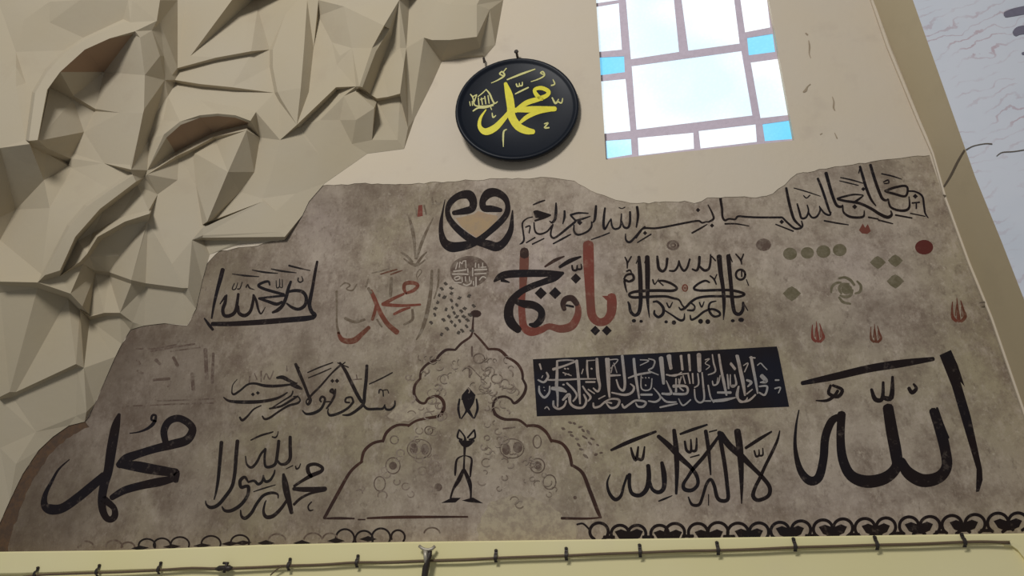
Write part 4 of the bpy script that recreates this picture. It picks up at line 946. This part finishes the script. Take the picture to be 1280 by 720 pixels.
def bar(a, b, r0, r1=None, n=8):
    r1 = r1 or r0; z = (b - a).normalized(); x = z.orthogonal().normalized(); y = z.cross(x)
    V = [p + (x * math.cos(6.28318 * i / n) + y * math.sin(6.28318 * i / n)) * r for p, r in ((a, r0), (b, r1)) for i in range(n)]
    return V, [(i, (i + 1) % n, n + (i + 1) % n, n + i) for i in range(n)] + [tuple(range(n - 1, -1, -1)), tuple(range(n, 2 * n))]
def tube(pts, r, n=8):
    V, Fc = [], []; m = len(pts)
    for k, p in enumerate(pts):
        t = (pts[min(k + 1, m - 1)] - pts[max(k - 1, 0)]).normalized()
        x = t.cross(Vector((0, 0, 1))); x = x.normalized() if x.length > 0.05 else Vector((0, 1, 0)); y = t.cross(x)
        rr = r[k] if isinstance(r, list) else r
        V += [p + (x * math.cos(6.28318 * i / n) + y * math.sin(6.28318 * i / n)) * rr for i in range(n)]
    Fc = [(k * n + i, k * n + (i + 1) % n, (k + 1) * n + (i + 1) % n, (k + 1) * n + i) for k in range(m - 1) for i in range(n)]
    Fc += [tuple(range(n - 1, -1, -1)), tuple(range((m - 1) * n, m * n))]
    return V, Fc
nl = at(647, 72.3, 0.0)
V, Fc = join([bar(nl + Vector((0, 0.03, 0)), nl + Vector((0, -0.075, 0.006)), 0.012, 0.012), bar(nl + Vector((0, -0.075, 0.006)), nl + Vector((0, -0.085, 0.007)), 0.022, 0.02)])
tag(mesh_obj('nail', V, Fc, IRON), 'dark nail at the top rim of the black medallion', 'nail')
nl = at(606, 76, 0.0)
V, Fc = join([bar(nl + Vector((0, 0.03, 0.0)), nl + Vector((0, -0.05, -0.01)), 0.010, 0.010), bar(nl + Vector((0, -0.05, -0.01)), nl + Vector((0.004, -0.055, -0.07)), 0.012, 0.008)])
tag(mesh_obj('nail', V, Fc, IRON), 'bent nail in the bare cream wall, left above the medallion', 'nail')

# ------------------------------------------------------------------ cracks and marks of the right-hand walls
def flat_line(name, mat, strokes, z, d, parent, dfun=None):
    V, Fc = ribbon(strokes, z, dfun or at, d)
    return mesh_obj(name, V, face_to_room(V, Fc), mat, parent)
z5 = zoom(1000, 0, 2.768)
def on_reveal(px_, py_, d):
    """point on the slanting reveal between the back wall and the white face"""
    def xat(P, y):
        for (x0, y0), (x1, y1) in zip(P, P[1:]):
            if y0 <= y <= y1: return x0 + (x1 - x0) * (y - y0) / (y1 - y0)
    a, b = xat(Lp, py_), xat(Rp, py_)
    A, B = at(a, py_, 0), at(b, py_, DR)
    nrm = (B - A).cross(Vector((0, 0, 1))).normalized()
    if nrm.dot(CAM - A) < 0: nrm = -nrm
    r = (R @ Vector((px_ - 640.0, 360.0 - py_, -F)))
    A = A + nrm * 0.004
    t = (A - CAM).dot(nrm) / r.dot(nrm)
    return CAM + r * t
flat_line('crack', CRACK, [S((498,645,5),(520,610,7),(545,560,7),(568,520,5))], z5, 0.0, rev, on_reveal)
flat_line('crack', CRACK, [S((575,518,4),(600,505,3),(640,497,3),(664,498,4)), S((680,540,2),(700,527,3),(740,524,3),(790,516,3))], z5, DR + 0.004, arch)
flat_line('brush_mark', MARK, [S((712,50,18),(740,42,24),(800,30,26)), S((745,115,20),(760,105,26),(800,100,26)), S((770,185,8),(800,180,12))], z5, DR + 0.004, arch)
for st_ in (S((12,318,5),(20,312,8),(26,300,4),(36,291,3)), S((30,140,2),(33,160,5),(32,185,3),(37,200,2)), S((112,335,2),(117,352,4),(116,372,5),(121,382,2)), S((120,460,2),(128,478,4)), S((70,465,3),(77,461,2)), S((20,115,4),(26,120,5))):
    flat_line('plaster_chip', CHIP, [st_], z5, 0.003, wall)
flat_line('plaster_chip', CRACK, [S((248,-5,6),(268,8,10),(285,-3,6))], z5, 0.003, wall)
flat_line('chip', CRACK, [S((126,178,4),(130,180,5)), S((222,463,3),(234,461,4))], zoom(1120, 160, 2.118), 0.031, trim)

# ------------------------------------------------------------------ cable along the ledge with its clips
cab = []
cpx = [(28, 721.5), (50, 718.5), (90, 717), (123, 716), (160, 714.8), (200, 712.5), (240, 710), (280, 711), (320, 709.2), (362, 707), (400, 706), (447, 703), (490, 703), (533, 701), (580, 700), (620, 697.5), (660, 696), (708, 694.5), (750, 692.5), (800, 690.8), (850, 688.8), (897, 688), (945, 686.5), (993, 684.2), (1045, 682.8), (1095, 681.2), (1150, 680), (1204, 677.6), (1235, 677.2), (1262, 678.5)]
CDp = DL + 0.012
cpts = [at(x, y, CDp) for x, y, *_ in smooth_line([(x, y, 0) for x, y in cpx], 3)]
V, Fc = tube(cpts, 0.0085)
cable = empty('cable', at(640, 697, CDp), 'thin brown cable strung along the yellow ledge below the painting', 'cable')
mesh_obj('sheath', V, Fc, CABLE, cable, True)
clipm = None
clips = [(46, 717.5), (123, 714.5), (200, 711.5), (362, 707), (447, 703), (620, 696.5), (708, 694), (800, 690), (897, 687), (993, 682.5), (1095, 680.5), (1204, 677)]
where = ['far left end of the cable', 'second from the left end', 'below the left end of the scroll border remnant', 'under the small slanting black inscription', 'under the left foot of the brown dome', 'right of the hanging wire hook', 'under the bare patch right of the dome', 'under the start of the dark scroll border', 'under the crossed uprights inscription\'s middle', 'left under the large thick word', 'under the large thick word\'s middle', 'nearest the right end of the cable']
for i, (x, y) in enumerate(clips):
    p = at(x, y, DL + 0.004)
    e = empty('cable_clip', p, 'small dark metal clip on the ledge, ' + where[i], 'clip', 'clips holding the cable')
    if clipm is None:
        o = Vector((0, 0, 0))
        arc = [Vector((0, -0.008 - 0.020 * math.sin(a), 0.024 * math.cos(a))) for a in [math.pi * k / 8 for k in range(9)]]
        arc = [Vector((0, -0.004, 0.050))] + [Vector((0, -0.006, 0.034))] + arc + [Vector((0, -0.004, -0.034))]
        Vv, Ff = [], []
        for q in arc: Vv += [q + Vector((-0.011, 0, 0)), q + Vector((0.011, 0, 0)), q + Vector((0.011, 0.003, 0)), q + Vector((-0.011, 0.003, 0))]
        Ff = [(4 * k + j, 4 * k + (j + 1) % 4, 4 * k + 4 + (j + 1) % 4, 4 * k + 4 + j) for k in range(len(arc) - 1) for j in range(4)] + [(3, 2, 1, 0), tuple(4 * (len(arc) - 1) + j for j in range(4))]
        s = mesh_obj('saddle', [v + p for v in Vv], Ff, IRON, None)
        Vv2, Ff2 = bar(Vector((0, 0.0, 0.044)), Vector((0, -0.013, 0.044)), 0.010, 0.008)
        t = mesh_obj('screw', [v + p for v in Vv2], Ff2, IRON, None)
        for m_o in (s, t):
            m_o.data.transform(Matrix.Translation(-p)); m_o.parent = e
        clipm = (s, t)
    else:
        for m_o in clipm:
            c = m_o.copy(); COL.objects.link(c); c.parent = e
# knot with a second cable joint
kp = at(281, 710.5, DL + 0.018)
V, Fc = join([tube([kp + Vector((x, 0, z)) for x, z in ((-0.07, -0.004), (-0.045, 0.0), (-0.01, 0.004), (0.03, 0.0), (0.06, 0.002))], [0.010, 0.020, 0.017, 0.022, 0.010]), bar(kp + Vector((0.004, -0.01, -0.028)), kp + Vector((0.02, -0.012, 0.036)), 0.011), bar(kp + Vector((0.03, -0.01, 0.034)), kp + Vector((-0.012, -0.012, 0.036)), 0.009)])
mesh_obj('taped_joint', V, Fc, IRON, cable, True)['label'] = 'lumpy dark taped joint'
tl = at(338, 719, DL + 0.01); tr_ = at(352, 708, DL + 0.02)
V, Fc = tube([tr_, tr_ * 0.5 + tl * 0.5 + Vector((0, 0, 0.006)), tl], 0.005)
mesh_obj('loose_wire_end', V, Fc, CABLE, cable)
# wire hook hanging over the ledge
hk = at(532, 690, DL + 0.012)
hook = empty('wire_hook', at(531, 684, DL + 0.01), 'pale forked bracket with a dark strip hanging down over the cable', 'hook')
Z = zoom(480, 670, 12.8)
def hz(x, y, d): return at(*Z(x, y), DL + 0.036 + d)
V, Fc = tube([hz(565, 160, .006), hz(600, 190, .014), hz(650, 215, .02), hz(715, 222, .022), hz(770, 205, .02), hz(815, 165, .008)], 0.011)
mesh_obj('fork', V, Fc, ZINC, hook, True)
V, Fc = join([tube([hz(668, 225, .018), hz(668, 340, .024), hz(672, 430, .024)], [0.018, 0.016, 0.013])])
mesh_obj('stem', V, Fc, ZINC, hook, True)
V, Fc = tube([hz(735, 235, .012), hz(725, 300, .016), hz(700, 400, .02), hz(668, 520, .01), hz(650, 640, .006), hz(645, 760, .004)], [0.016, 0.02, 0.018, 0.024, 0.022, 0.02])
mesh_obj('hanging_strip', V, Fc, IRON, hook, True)
